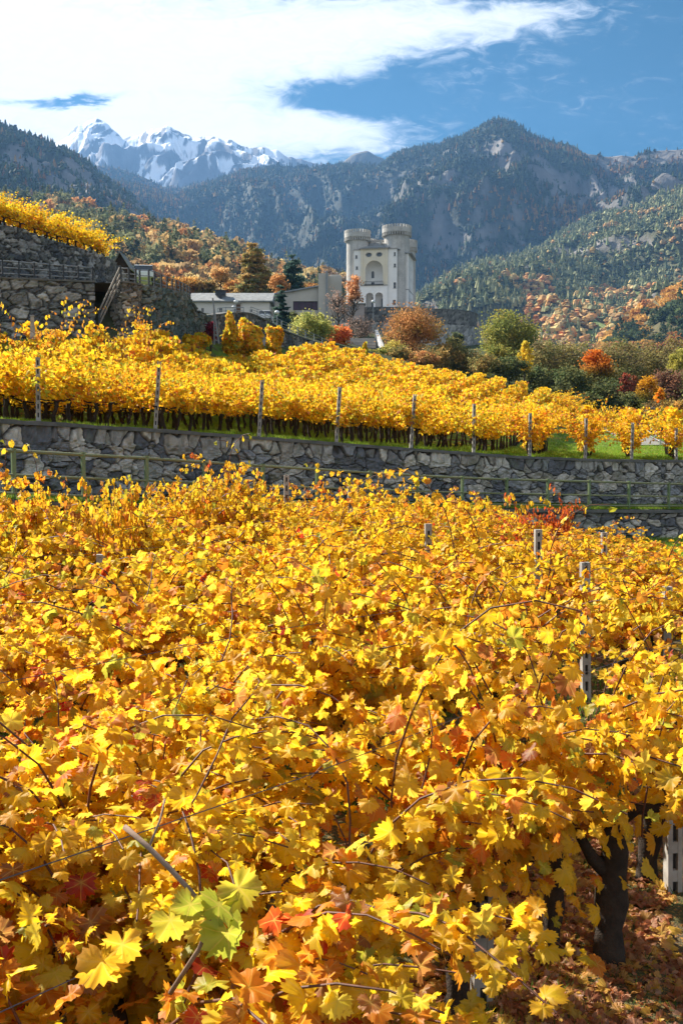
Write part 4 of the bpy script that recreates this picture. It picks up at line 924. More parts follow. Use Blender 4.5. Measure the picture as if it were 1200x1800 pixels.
pname = {75: 'first', 277: 'second', 457: 'third', 592: 'fourth', 722: 'fifth', 832: 'sixth', 930: 'seventh', 1027: 'eighth', 1108: 'ninth', 1186: 'tenth'}
for (y, x, u0, k, u) in cand[:NU]:
    if u0 > 0: lab = 'yellow grapevine in the upper terrace row behind the %s end post from the left' % pname[u0]; grp = 'grapevines of the upper row at the %s end post' % pname[u0]
    else: lab = 'yellow grapevine in the upper terrace rows left of the first end post'; grp = 'grapevines left of the first end post'
    sc = RG.uniform(.88, 1.12)
    if u0 < 900 and RG.random() < .05: continue
    put_vine(low_p[k % 3] if u0 >= 930 else up_p[int(RG.integers(0, 6))], x + RG.normal(0, .05), y + RG.normal(0, .05), tz(x, y), PI / 2 - RU + (PI if RG.random() < .5 else 0), lab, grp, sc, RG.uniform(.80, 1.10))
# everything farther up the slope reads as one sea of leaves
def leaf_mass(name, pts, nl, size, mix, label, top=2.0, low=.72, seed=3, width=.27, length=1.1, hs=None):
    rg = np.random.default_rng(seed); P_, T_, N_, S_ = [], [], [], []; mb = MB(); C_ = []
    for j, (x, y, z, ang) in enumerate(pts):
        H = (hs[j] if hs is not None else 1.0); q = nl; lx = rg.uniform(-length / 2, length / 2, q); hz = low + (top * H - low) * rg.beta(1.5, 1.0, q); ly = rg.normal(0, 1, q) * width * .55 * (1 + .3 * (hz > top * .8))
        ca, sa = math.cos(ang), math.sin(ang); P_.append(np.stack([x + lx * ca - ly * sa, y + lx * sa + ly * ca, z + hz], 1))
        T_.append(np.stack([rg.normal(0, .5, q), rg.normal(0, .5, q), rg.uniform(-1.2, .1, q)], 1)); N_.append(rg.normal(0, .5, (q, 3)) + np.array((0, -.4, .6))); S_.append(size * rg.uniform(.7, 1.2, q))
        C_.append(leaf_colors(q, rg, mix) * rg.uniform(.85, 1.1)); tp = trunk_pts(rg, low + .1)[[0, 3, 6]]; mb.tube(tp + np.array((x, y, z)), [.05, .04, .03], 4, cap=False)
    V, Fc, C, Uv = place_leaves(2, np.concatenate(P_), np.concatenate(T_), np.concatenate(N_), np.concatenate(S_), np.concatenate(C_), rg)
    o = mesh_np(name, V, [Fc], mleaff, None, col=C, uv=Uv); tag(o, label, kind='stuff'); t_ = mb.build('vine_trunks', mbark, o); return o
leaf_mass('vineyard_foliage', [(x, y, tz(x, y), PI / 2 - RU) for (y, x, u0, k, u) in rest], 150, .25, MIX_U, 'sea of yellow vines covering the rest of the upper slope', hs=[RG.uniform(.82, 1.12) for _ in rest])
# end posts along the wall top
ht = {75: 628, 277: 635, 457: 668, 592: 680, 722: 693, 832: 710, 930: 726, 1027: 735, 1108: 743, 1186: 752}
tl = {75: 'first end post from the left on the wall top, upright pale concrete', 277: 'second end post from the left, tallest pale leaning one on the wall top', 457: 'third end post from the left, mossy grey concrete on the wall top', 592: 'fourth end post from the left, pale and leaning right on the wall top',
      722: 'fifth end post from the left, stained and leaning on the wall top', 832: 'sixth end post from the left, short grey concrete on the wall top', 930: 'seventh end post from the left, slim and half in leaves', 1027: 'end post of the single row left of the gravel path', 1108: 'end post of the narrow vine row right of the gravel path', 1186: 'end post at the right edge half covered by leaves'}
for (x, y, u) in starts:
    x, y = x - ru[0] * .12, y - ru[1] * .12; z0 = tz(x, y) - .12; h = P(u, ht[u], y).z - z0; root = empty('vineyard_post', (x, y, z0), label=tl[u], cat='post', group='concrete end posts on the wall top')
    mb = MB(); w_ = .10; mb.box((-.034, 0, h / 2), (.032, .08, h)); mb.box((.034, 0, h / 2), (.032, .08, h)); z = 0
    while z < h: zz = min(.09, h - z); mb.box((0, 0, z + zz / 2), (.035, .076, zz)); z += .20
    mb.build('shaft', mconc, root); mb = MB(); mb.box((0, 0, h / 2), (.034, .02, h - .1)); mb.build('slot_shade', mslot, root); root.rotation_euler = (RG.normal(0, .02), (.07 if u in (277, 457, 592, 722) else .01), .2)
# row on the upper left terrace
rc4, _ = resample(t4, 1.15); nn = 0
for i, p in enumerate(rc4):
    u = 600 + F * p[0] / p[1]
    if u < -60 or u > 216: continue
    for k, off in enumerate((.9, 2.3)):
        a = np.gradient(rc4[:, :2], axis=0)[i]; a /= np.linalg.norm(a); ang = math.atan2(a[1], a[0]); x, y = p[0] - a[1] * off, p[1] + a[0] * off
        put_vine(up_p[int(RG.integers(0, 6))], x, y, p[2] - .05 + .25 * k, ang, 'yellow grapevine in the %s on top of the dark upper left wall' % ('front row' if k == 0 else 'back row'), 'grapevines on top of the upper left wall, %s' % ('front row' if k == 0 else 'back row'), 1.1, .98); nn += 1
print('terrace vines', nn)
# scraggly young vines at the left edge of the upper vineyard
for j, (u, vt, Y) in enumerate([(38, 572, 32), (60, 590, 31), (95, 575, 33), (118, 570, 34), (140, 574, 35), (212, 572, 40), (247, 565, 42), (262, 564, 42.5), (15, 582, 30)]):
    p = P(u, vt, Y); z = tz(p.x, p.y); put_vine(thin_p, p.x, p.y, z, RG.uniform(0, 6), 'scraggly half bare grapevine sticking up above the yellow rows at upper left', 'scraggly vines at upper left', .9, (p.z - z) / 2.1)
for j, (u, Y) in enumerate([(962, 76), (975, 78), (988, 76), (1000, 77), (1011, 75), (950, 74)]):
    X = (u - 600) / F * Y; put_vine(low_p[j % 3], X, Y, tz(X, Y), .9 + j, 'orange tinged grapevine in the short farthest row before the olive trees', 'vines of the short farthest row', 1.3, 1.0)
# bright bushy vines in front of the car park wall
def px_masses(name, lst, label_all, size, nl, mix, mat=None):
    for j, (u, vt, vb, wpx, Y, lab) in enumerate(lst):
        rg = np.random.default_rng(900 + j + int(u)); a, b = P(u, vb, Y), P(u, vt, Y); h = b.z - a.z; wd = wpx * Y / F; root = empty('vine_bush', (a.x, a.y, a.z), label=lab, cat='vine bush')
        q = nl; d = rg.normal(0, 1, (q, 3)); d /= np.linalg.norm(d, axis=1)[:, None]; rr = rg.uniform(.45, 1, q)[:, None] ** .5 * (1 + .25 * np.sin(4 * d[:, :1] + 3 * d[:, 2:] + j))
        pos = d * rr * np.array((wd / 2, wd / 2, h * .56)) + np.array((0, 0, h * .44))
        V, Fc, C, Uv = place_leaves(2, pos, rg.normal(0, .5, (q, 3)) + (0, 0, -.6), d + rg.normal(0, .4, (q, 3)), size * rg.uniform(.6, 1.2, q), leaf_colors(q, rg, mix), rg)
        mesh_np('foliage', V, [Fc], mleaff, root, col=C, uv=Uv); mb = MB(); mb.tube([(0, 0, -.3), (.03, 0, h * .3), (0, .05, h * .7)], [.07, .05, .02], 6); mb.build('trunk', mbark, root)
px_masses('vine_bush', [(407, 553, 622, 28, 66.5, 'tall orange yellow bushy vine left of its greenish neighbours'), (440, 562, 622, 54, 68, 'wide olive yellow bushy vine in the middle of the three bushes'), (482, 570, 622, 32, 72, 'small yellow bushy vine under the curved wall'),
                        (345, 586, 615, 44, 57, 'low olive yellow vine beside the greenish wall'), (640, 605, 640, 10, 88, 'thin yellow vine on the crest before the concrete steps')], '', .30, 1500, (.08, .03, .25, 0))
# ---------------- castle ----------------
mcstone = M_plain('tower_stone', (.50, .48, .44), (.34, .325, .30), .35, bump=.5, bdist=.15, detail=8)
def M_masonry(name, c1, c2, course, streak):
    m, t, b, out = mat_base(name); co = t.n('ShaderNodeTexCoord').outputs['Object']
    def st(sc, s_, d=5):
        mp_ = t.n('ShaderNodeMapping'); mp_.inputs['Scale'].default_value = sc; t.l(co, mp_.inputs[0]); return t.noise(mp_.outputs[0], s_, d, .65)
    a = st((.8, .8, 3.2), course); v = st((2.2, 2.2, .12), streak); g = st((1, 1, 1), .25, 6); f = st((1, 1, 1.6), 3.2, 4)
    c = t.mix(t.ramp(g, .35, .65), c1, c2); c = t.mix(t.m('MULTIPLY', t.ramp(a, .45, .62), .45), c, tuple(x * .62 for x in c1)); c = t.mix(t.m('MULTIPLY', t.ramp(v, .52, .7), .5), c, tuple(x * .5 for x in c2)); c = t.mix(t.m('MULTIPLY', t.ramp(f, .5, .66), .35), c, tuple(min(1, x * 1.25) for x in c1))
    t.l(c, b.inputs['Base Color']); t.l(t.bump(t.m('ADD', a, f), .7, .12), b.inputs['Normal']); return m
mcstone = M_masonry('tower_masonry', (.54, .52, .48), (.38, .37, .35), 1.6, .8)
mplas = M_plain('white_plaster', (.90, .88, .84), (.78, .77, .74), .3, bump=.1, bdist=.02)
mcream = M_plain('cream_plaster', (.78, .70, .53), (.70, .63, .50), .5, bump=.1)
mslate = M_plain('slate_roof', (.20, .21, .21), (.33, .34, .33), 1.2, bump=.9, bdist=.1)
mglass = M_plain('dark_glass', (.03, .035, .045), (.05, .06, .07), 3, rough=.25, bump=0, spec=.6)
mtrim = M_plain('stone_trim', (.38, .36, .33), (.30, .29, .27), 2)
miron = M_plain('iron', (.03, .03, .03), (.05, .05, .05), 4, rough=.5)
def frame_fn(org, rz):
    c, s = math.cos(rz), math.sin(rz)
    return lambda x, y, z: (x * c - y * s, x * s + y * c, z)      # local, root carries the location
CY = 312.0; k = CY / F; base = P(670, 541, CY); cx0 = P(608, 541, CY).x
castle = empty('castle', (base.x, base.y, base.z), -math.radians(11), label='white and grey castle with four round crenellated towers on the hill', cat='castle')
def X_(u): return (u - 670) * k
def Z_(v): return (541 - v) * k
# keep block
mb = MB(); W0, W1 = X_(622), X_(700); dpt = 17.0
mb.box(((W0 + W1) / 2, dpt / 2 + 3.0, Z_(441) / 2), (W1 - W0, dpt - 5.5, Z_(441))); mb.build('core', mplas, castle)
def arch(x0, x1, z0, z1, n=12):
    r = (x1 - x0) / 2; c = (x0 + x1) / 2; zs = z1 - r
    return [(x0, z0), (x1, z0)] + [(c + r * math.cos(a), zs + r * math.sin(a)) for a in np.linspace(0, PI, n)]
def rect(x0, x1, z0, z1): return [(x0, z0), (x1, z0), (x1, z1), (x0, z1)]
fa = lambda x, z, d: (x, d, z)
# white bays of the front
ops = {'l': [(624, 627.5, 455, 449.5), (625, 628.5, 474, 468.5), (625.5, 629.5, 509, 499.5)], 'r': [(691.5, 694.5, 453, 446.5), (691.5, 695, 472, 466), (691, 695.5, 508, 498), (690, 695, 536, 528)]}
for nm, (a, b), os_ in (('l', (X_(621.5), X_(634.3)), ops['l']), ('r', (X_(680.7), X_(697)), ops['r'])):
    hol = [rect(X_(o[0]), X_(o[1]), Z_(o[2]), Z_(o[3])) for o in os_]
    mb = MB(); mb.prism(rect(a, b, -2.5, Z_(441)), hol, 0, .5, fa); mb.build('bay_wall', mplas, castle)
    mb = MB(); mb.box(((a + b) / 2, .25, Z_(440.3)), (b - a + .5, 1.0, .25)); mb.build('cornice', mtrim, castle)
    for j, o in enumerate(os_):
        x0, x1, z0, z1 = X_(o[0]), X_(o[1]), Z_(o[2]), Z_(o[3]); mb = MB(); mb.box(((x0 + x1) / 2, .32, (z0 + z1) / 2), (x1 - x0, .06, z1 - z0)); wd = mb.build('window', mglass, castle)
        mb = MB(); mb.box(((x0 + x1) / 2, .26, (z0 + z1) / 2), (.07, .05, z1 - z0)); mb.box(((x0 + x1) / 2, .262, (z0 + z1) / 2), (x1 - x0, .05, .07)); mb.box(((x0 + x1) / 2, -.06, z0 - .06), (x1 - x0 + .2, .2, .12))
        mb.build('window_frame', mtrim, wd)
        if nm == 'r' and j == 3:
            mb = MB(); mb.box(((x0 + x1) / 2, .2, (z0 + z1) / 2), ((x1 - x0) * .3, .05, z1 - z0)); sh = mb.build('shutter', M_plain('orange_shutter', (.45, .20, .10), (.40, .18, .09)), wd)
# loggia: one tall arch over two small ones, standing forward of the core
lx0, lx1 = X_(634), X_(681)
ov = lambda c, r, z: [(c + r * math.cos(a), z + r * .72 * math.sin(a)) for a in np.linspace(0, 2 * PI, 16, endpoint=False)]
mb = MB(); mb.prism(rect(lx0, lx1, Z_(503), Z_(440)), [arch(X_(642), X_(673), Z_(501.5), Z_(460)), ov(X_(648), .85, Z_(450)), ov(X_(666.3), .85, Z_(450))], -.45, .25, fa); mb.build('loggia_wall', mcream, castle)
mb = MB(); mb.prism(rect(lx0, lx1, -2.5, Z_(503.1)), [arch(X_(643), X_(656.5), -.05, Z_(515)), arch(X_(659.5), X_(673), -.05, Z_(515))], -.75, .25, fa); mb.build('arcade_wall', mplas, castle)
mb = MB(); mb.prism(arch(X_(641), X_(674), Z_(501.4), Z_(458.6)), [arch(X_(642), X_(673), Z_(501.6), Z_(460))[0:]], -.5, -.46, fa)
mb = MB()
mb.box((lx0 + .35, -.55, (Z_(440) + Z_(502)) / 2), (.7, .18, Z_(440) - Z_(502))); mb.box((lx1 - .35, -.55, (Z_(440) + Z_(502)) / 2), (.7, .18, Z_(440) - Z_(502))); mb.build('pilasters', mcream, castle)
bpy.data.objects['pilasters'].name = 'pilaster'
mb = MB(); mb.box(((lx0 + lx1) / 2, -.35, Z_(439.6)), (lx1 - lx0 + .8, 1.3, .3)); mb.box(((lx0 + lx1) / 2, -.7, Z_(503)), (lx1 - lx0 + .2, .5, .22)); mb.build('cornice', mtrim, castle)
mb = MB(); mb.box(((lx0 + lx1) / 2, 3.1, Z_(470) / 2), (lx1 - lx0 - .3, .3, Z_(442) * 1.12 - .4)); mb.box((X_(641), 1.7, Z_(471)), (.3, 2.8, 11.5)); mb.box((X_(674), 1.7, Z_(471)), (.3, 2.8, 11.5)); mb.box(((lx0 + lx1) / 2, 1.7, Z_(503.6)), (lx1 - lx0 - .7, 2.7, .3)); mb.box(((lx0 + lx1) / 2, 1.7, Z_(457)), (X_(674) - X_(641) - .4, 2.6, .3))
mb.build('loggia_back', mplas, castle)
for (u0, u1_, va, vb, arc) in ((650, 654.5, 487, 475, 1), (649.5, 655, 505, 494, 0), (671, 672.8, 487, 475, 0), (671, 672.8, 501, 493, 0), (650, 654, 538, 526, 0), (667.5, 672.5, 538, 523, 0), (651, 654, 531, 520, 0)):
    x0, x1, z0, z1 = X_(u0), X_(u1_), Z_(va), Z_(vb); mb = MB()
    mb.prism(arch(x0, x1, z0, z1, 8) if arc else rect(x0, x1, z0, z1), [], 2.88, 2.94, fa); wd = mb.build('window', mglass, castle); mb = MB(); mb.box(((x0 + x1) / 2, 2.84, (z0 + z1) / 2), (.08, .05, z1 - z0)); mb.build('window_frame', mtrim, wd)
for u in (648, 666.3):
    mb = MB(); mb.prism(ov(X_(u), .8, Z_(450)), [], .1, .16, fa); wd = mb.build('oval_window', M_plain('pale_glass', (.16, .20, .24), (.12, .15, .18), 2, rough=.3, bump=0), castle); mb = MB(); mb.prism(ov(X_(u), 1.0, Z_(450)), [ov(X_(u), .86, Z_(450))], -.52, -.40, fa); mb.build('surround', mtrim, wd)
mb = MB(); xs_ = np.linspace(X_(641.5), X_(673.5), 26); zr_ = Z_(501.5)
for x in xs_: mb.bar((x, -1.0, zr_), (x, -1.0, zr_ + .95), .05)
mb.bar((xs_[0], -1.0, zr_ + .97), (xs_[-1], -1.0, zr_ + .97), .09); mb.box(((xs_[0] + xs_[-1]) / 2, -.85, zr_ - .05), (xs_[-1] - xs_[0] + .3, .8, .18)); mb.build('balcony', miron, castle)
# low pitched roof of the loggia and the big slate roof behind
mb = MB(); y0, y1 = -1.1, 3.4; zt = Z_(439); mb.add([(lx0 - .5, y0, zt), (lx1 + .6, y0, zt), (lx1 + .6, y1, zt + .5), (lx0 - .5, y1, zt + .5), (X_(648), y1, zt + 1.5), (X_(668), y1, zt + 1.3)], [(0, 1, 5, 4), (0, 3, 2, 1)], [(0, 4, 3), (1, 2, 5)]); mb.build('loggia_roof', mslate, castle)
mb = MB(); zb_ = Z_(441.5); zt = Z_(420); mb.add([(W0 - .3, .5, zb_), (W1 + .3, .5, zb_), (W1 + .3, dpt + .5, zb_), (W0 - .3, dpt + .5, zb_), (W0 + 5.5, 7, zt), (W1 - 5.0, 7, zt), (W1 - 5.0, 11, zt), (W0 + 5.5, 11, zt)], [(0, 1, 5, 4), (1, 2, 6, 5), (2, 3, 7, 6), (3, 0, 4, 7), (4, 5, 6, 7), (0, 3, 2, 1)]); rf = mb.build('roof', mslate, castle)
mb = MB(); mb.box((X_(660) - 1.6, 9.5, Z_(417) / 2), (X_(684) - X_(640), 5.0, Z_(417))); mb.build('keep_wall', mcstone, castle)
mb = MB(); mb.box((X_(664), 5.2, Z_(427)), (.9, .9, 3.0)); mb.build('chimney', mcstone, rf)
# right flank
rx = X_(698) + 3.0
ff = lambda x, z, d: (rx + d, x, z)
wins = []
for row, (z0, z1) in enumerate(((Z_(472), Z_(464)), (Z_(492), Z_(484)), (Z_(508), Z_(501)))):
    for yy_ in (5.2, 8.0, 10.8): wins.append((yy_, yy_ + .9, z0, z1))
for yy_ in (5.0, 7.8, 10.6): wins.append((yy_, yy_ + 1.2, Z_(538), Z_(519)))
mb = MB(); mb.prism(rect(2.6, 15.0, -2.5, Z_(447)), [rect(*w_) for w_ in wins], -.4, 0, ff); mb.box((rx - 2.2, 8.8, Z_(447) / 2), (3.4, 12.0, Z_(447) - .2)); mb.build('side_wall', mplas, castle)
for w_ in wins:
    mb = MB(); mb.box((rx - .15, (w_[0] + w_[1]) / 2, (w_[2] + w_[3]) / 2), (.06, w_[1] - w_[0], w_[3] - w_[2])); wd = mb.build('window', mglass, castle); mb = MB(); mb.box((rx - .08, (w_[0] + w_[1]) / 2, (w_[2] + w_[3]) / 2), (.05, .07, w_[3] - w_[2])); mb.build('window_frame', mtrim, wd)
mb = MB(); mb.box((rx - .2, 8.8, Z_(446)), (2.6, 13.0, .35)); mb.box((rx - .3, 8.8, Z_(508.5) + .0), (.75, 12.6, .2)); mb.build('eaves', mslate, castle)
# towers
def tower(cx, cy, r, zc0, zc1, rc, nm):
    mb = MB(); an = np.linspace(0, 2 * PI, 41)[:-1]; prof = [(r * 1.03, -4), (r, 3), (r * .985, zc0 - .6)]
    mb.add(np.concatenate([np.stack([cx + np.cos(an) * a, cy + np.sin(an) * a, np.full(40, z)], 1) for a, z in prof]), np.concatenate([np.stack([i * 40 + np.arange(40), i * 40 + (np.arange(40) + 1) % 40, (i + 1) * 40 + (np.arange(40) + 1) % 40, (i + 1) * 40 + np.arange(40)], 1) for i in range(2)]))
    t = mb.build('tower', mcstone, castle, smooth=True)
    mb = MB(); z1m = zc0 + (zc1 - zc0) * .64; ring = [(r * .97, zc0 - .2), (rc, zc0 + .25), (rc, z1m), (rc - .45, z1m), (rc - .45, zc0 + .3), (0.01, zc0 + .6)]
    mb.add(np.concatenate([np.stack([cx + np.cos(an) * a, cy + np.sin(an) * a, np.full(40, z)], 1) for a, z in ring]), np.concatenate([np.stack([i * 40 + np.arange(40), i * 40 + (np.arange(40) + 1) % 40, (i + 1) * 40 + (np.arange(40) + 1) % 40, (i + 1) * 40 + np.arange(40)], 1) for i in range(5)]))
    for q in range(28):
        a = q * 2 * PI / 28; mb.box((cx + math.cos(a) * (rc - .2), cy + math.sin(a) * (rc - .2), z1m + (zc1 - z1m) / 2 - .02), (.42, .56, zc1 - z1m), a)
    mb.build('battlement', mcstone, t)
    mb = MB()
    for q in range(36):
        a = q * 2 * PI / 36; mb.box((cx + math.cos(a) * (r + (rc - r) * .45), cy + math.sin(a) * (r + (rc - r) * .45), zc0 - .35), (rc - r + .1, .32, .9), a)
    mb.build('corbels', mcstone, t); t.children[-1].name = 'corbel_band'
    return t
tower(-8.35, 4.7, 3.5, Z_(417), Z_(403), 4.15, 'a'); tower(4.03, 5.1, 4.0, Z_(411), Z_(397), 4.6, 'b')
tower(5.8, 17.5, 2.7, Z_(424), Z_(409), 3.2, 'c'); tower(-7.7, 16.5, 3.2, Z_(420), Z_(406), 3.9, 'd')
# ---------------- castle platform ----------------
PAL4 = np.array([(.20, .195, .18), (.17, .165, .155), (.25, .24, .22), (.22, .21, .195)])
def curve_uvY(lst, per=8): return catmull(W3(lst), per)
c1 = curve_uvY([(560, 541, 300), (600, 541, 296), (640, 541, 293), (690, 541, 290), (740, 543, 290), (790, 545, 294), (822, 548, 300), (834, 551, 308), (838, 553, 322)])
stone_wall('castle_parapet', c1, c1[:, 2] - 4.4, .45, 1.0, .10, 71, 1.5, 'dark upper parapet wall round the castle courtyard', pal=PAL4 * .75, cap=True, cap_h=.25)
c2 = c1.copy(); c2[:, 2] -= 4.3; c2 = offset_curve(c2, -.8)
stone_wall('castle_bastion', c2, c2[:, 2] - 11, .45, 1.2, .12, 73, 1.8, 'pale lower bastion wall under the castle parapet', pal=PAL4 * 1.35, mortar=(.14, .135, .125), cap=False)
A = [(p[0], p[1], p[2] - .6) for p in c1]; B = [(p[0] * .98 + 1, 345 + .1 * i, p[2] - .6) for i, p in enumerate(c1)]
strip('castle_courtyard', A, B, mpath, 'courtyard ground round the castle')
# small pink gatehouse
def simple_house(name, label, cat, u0, u1, ve, vt, vb, Y, depth, wallm, roofm, wins, ridge=True, wcol=None, over=.4):
    a, b = P(u0, vb, Y), P(u1, vb, Y); w_ = b.x - a.x; he = P(u0, ve, Y).z - a.z; ht_ = P(u0, vt, Y).z - a.z; root = empty(name, ((a.x + b.x) / 2, Y, a.z), label=label, cat=cat)
    kk = Y / F; hol = [rect((o[0] - (u0 + u1) / 2) * kk, (o[1] - (u0 + u1) / 2) * kk, (vb - o[2]) * kk, (vb - o[3]) * kk) for o in wins]
    mb = MB(); mb.prism(rect(-w_ / 2, w_ / 2, -3, he), hol, 0, .3, fa); mb.box((0, depth / 2 + .5, (he - 3) / 2), (w_, depth, he + 3 - .02)); mb.build('wall', wallm, root)
    for h in hol:
        x0, x1, z0, z1 = h[0][0], h[1][0], h[0][1], h[2][1]; mb = MB(); mb.box(((x0 + x1) / 2, .22, (z0 + z1) / 2), (x1 - x0, .05, z1 - z0)); wd = mb.build('window', mglass, root); mb = MB(); mb.box(((x0 + x1) / 2, .17, (z0 + z1) / 2), (.09, .05, z1 - z0)); mb.box(((x0 + x1) / 2, .171, z0 + .04), (x1 - x0, .05, .08)); mb.build('window_frame', mtrim, wd)
    mb = MB(); o_ = over; d = depth
    ins = min(w_ * .3, 2.2) if ridge else 0.0
    mb.add([(-w_ / 2 - o_, -o_, he), (w_ / 2 + o_, -o_, he), (w_ / 2 + o_, d + o_, he), (-w_ / 2 - o_, d + o_, he), (-w_ / 2 - o_ + ins, d / 2, ht_), (w_ / 2 + o_ - ins, d / 2, ht_)] + [(-w_ / 2 - o_, -o_, he - .22), (w_ / 2 + o_, -o_, he - .22), (w_ / 2 + o_, d + o_, he - .22), (-w_ / 2 - o_, d + o_, he - .22)],
           [(0, 1, 5, 4), (2, 3, 4, 5), (0, 6, 7, 1), (1, 7, 8, 2), (2, 8, 9, 3), (3, 9, 6, 0), (6, 9, 8, 7)], [(1, 2, 5), (3, 0, 4)]); rf = mb.build('roof', roofm, root); return root, rf
mpink = M_plain('pink_plaster', (.40, .34, .31), (.34, .29, .27), .8)
simple_house('gatehouse', 'small pinkish gatehouse with hipped slate roof left of the courtyard wall', 'house', 608, 640, 533, 524, 562, 286, 5, mpink, mslate, [(616, 620, 545, 537), (622, 626, 545, 537)])
# slate roofed house
h1, rf = simple_house('house', 'long low white house with a grey slate roof', 'house', 336, 474, 529, 508, 562, 190, 10, M_plain('house_plaster', (.74, .70, .62), (.64, .61, .55), .4), mslate,
    [(386, 391, 549, 541), (412.5, 417, 549, 543), (438, 443, 549, 544), (463, 470, 556, 546), (355, 359, 549, 542)], ridge=False, over=.6)
def rel(u, v, Y, o): p = P(u, v, Y); return (p.x - o.location.x, p.y - o.location.y, p.z - o.location.z)
mb = MB(); c = rel(388, 516, 192, h1); mb.box(c, (1.9, 1.4, .7)); mb.box((c[0], c[1], c[2] + .5), (2.2, 1.7, .12)); mb.build('dormer', mdkmet, rf)
mb = MB(); c = rel(388, 523, 191, h1); mb.box(c, (.4, .4, 1.5)); mb.build('flue', mdkmet, rf)
mb = MB(); c = rel(419, 542, 189.9, h1); mb.box((c[0], -.06, c[2]), (.8, .12, 1.5)); dr = mb.build('door', M_plain('brown_door', (.16, .09, .05), (.12, .07, .04)), h1)
mb = MB(); mb.box((c[0], -.35, c[2] + 1.0), (1.1, .7, .12)); mb.build('canopy', mtrim, dr)
mb = MB(); q = rel(402, 566, 186, h1)
ramp_ = [rel(395, 548, 186, h1), rel(474, 555, 186, h1)]; mb.bar(ramp_[0], ramp_[1], .08); mb.bar(rel(395, 553, 186, h1), rel(474, 560, 186, h1), .3, .6); mb.build('ramp', mtrim, h1)
# modern grey building: low slanting wing and a taller slab
mcon = M_plain('rendered_concrete', (.56, .52, .45), (.48, .45, .40), .25, bump=.15, bdist=.03)
Yb = 196.0; kb = Yb / F; bb = P(537, 575, Yb); bld = empty('modern_building', (bb.x, bb.y, bb.z), -.0, label='modern beige building with a slanting roof and purple window band', cat='building')
bx = lambda u: (u - 537) * kb; bz = lambda v: (575 - v) * kb
out = [(bx(472), -2), (bx(559), -2), (bx(559), bz(505.5)), (bx(472), bz(521))]
mb = MB(); mb.prism(out, [rect(bx(515), bx(559) - .02 - .0, bz(546), bz(530))] if False else [rect(bx(515.5), bx(558), bz(546), bz(530.5))], 0, .5, fa); mb.prism([(bx(472), -2), (bx(559), -2), (bx(559), bz(506.2)), (bx(472), bz(521.7))], [], .9, 12, fa); mb.build('wing_wall', mcon, bld)
mb = MB(); mb.prism([(bx(470), bz(521.6)), (bx(559.3), bz(505.8)), (bx(559.3), bz(503.5)), (bx(470), bz(519.3))], [], -.5, 12.4, fa); mb.build('slanting_roof', M_plain('lead_edge', (.30, .32, .34), (.24, .26, .28), 1), bld)
mb = MB(); mb.prism(rect(bx(559.4), bx(577), -2, bz(484)), [], -.9, 12, fa); mb.prism(rect(bx(577.0), bx(600), -2, bz(484)), [], 2.4, 12, fa); mb.prism([(bx(577), bz(484) + .01), (bx(600), bz(484) + .01), (bx(596), bz(480)), (bx(580), bz(480.5))], [], 3, 11, fa); mb.build('slab_wall', mcon, bld)
mb = MB(); mb.box((bx(574), -1.05, bz(530)), (.35, .25, bz(484) + 1)); mb.build('downpipe', mltmet, bld)
mpur = M_plain('purple_glass', (.075, .035, .06), (.055, .03, .05), 1, rough=.3, bump=0); mb = MB(); mb.box((bx(536.7), .32, bz(538.2)), (bx(558) - bx(515.5), .08, bz(530.5) - bz(546))); wd = mb.build('window_band', mpur, bld)
mb = MB()
for u in np.linspace(515.8, 557.6, 5): mb.box((bx(u), .2, bz(538.2)), (.16, .12, bz(530.5) - bz(546)))
mb.box((bx(536.7), .201, bz(530.8)), (bx(558) - bx(515.5), .11, .14)); mb.box((bx(536.7), .201, bz(545.8)), (bx(558) - bx(515.5), .11, .14)); mb.build('mullions', miron, wd); wd.children[-1].name = 'mullion_frame'
mb = MB(); mb.box((bx(516), -.03, bz(514)), (.03, .05, 1.0)); mb.build('chimney', mtrim, bld)
# concrete tiered steps with a white wedge wall
Ys = 125.0; p = P(600, 628, Ys); ts = empty('tiered_seats', (p.x, Ys, p.z), label='pale concrete tiered steps with a triangular white end wall', cat='steps'); ks_ = Ys / F
for i, v in enumerate((594, 598, 602.5, 607, 611)):
    a = P(608, v, Ys + 8 - i * 1.6); b = P(660, v, Ys + 8 - i * 1.6); mb = MB(); mb.box(((a.x + b.x) / 2 - p.x, 8 - i * 1.6, a.z - p.z - .25), (b.x - a.x, 1.5, .30)); mb.build('tier', mtrim, ts)
mb = MB(); q = lambda u, v, Y: tuple(Vector(P(u, v, Y)) - Vector((p.x, Ys, p.z)))
mb.add([q(659, 580, Ys + 9), q(674, 618, Ys - 1.5), q(674, 640, Ys - 1.5), q(659, 640, Ys + 9)] + [tuple(Vector(q(659, 580, Ys + 9)) + Vector((.35, .1, 0))), tuple(Vector(q(674, 618, Ys - 1.5)) + Vector((.35, .1, 0))), tuple(Vector(q(674, 640, Ys - 1.5)) + Vector((.35, .1, 0))), tuple(Vector(q(659, 640, Ys + 9)) + Vector((.35, .1, 0)))],
       [(0, 1, 2, 3), (4, 7, 6, 5), (0, 4, 5, 1), (1, 5, 6, 2), (2, 6, 7, 3), (3, 7, 4, 0)]); mb.build('end_wall', M_plain('white_wall', (.6, .6, .58), (.5, .5, .49), .5), ts)
mb = MB(); a = P(634, 622, Ys + .5); mb.box((a.x - p.x, .5, a.z - p.z), (6.5, 3, 1.2)); mb.build('doorway', mglass, ts)
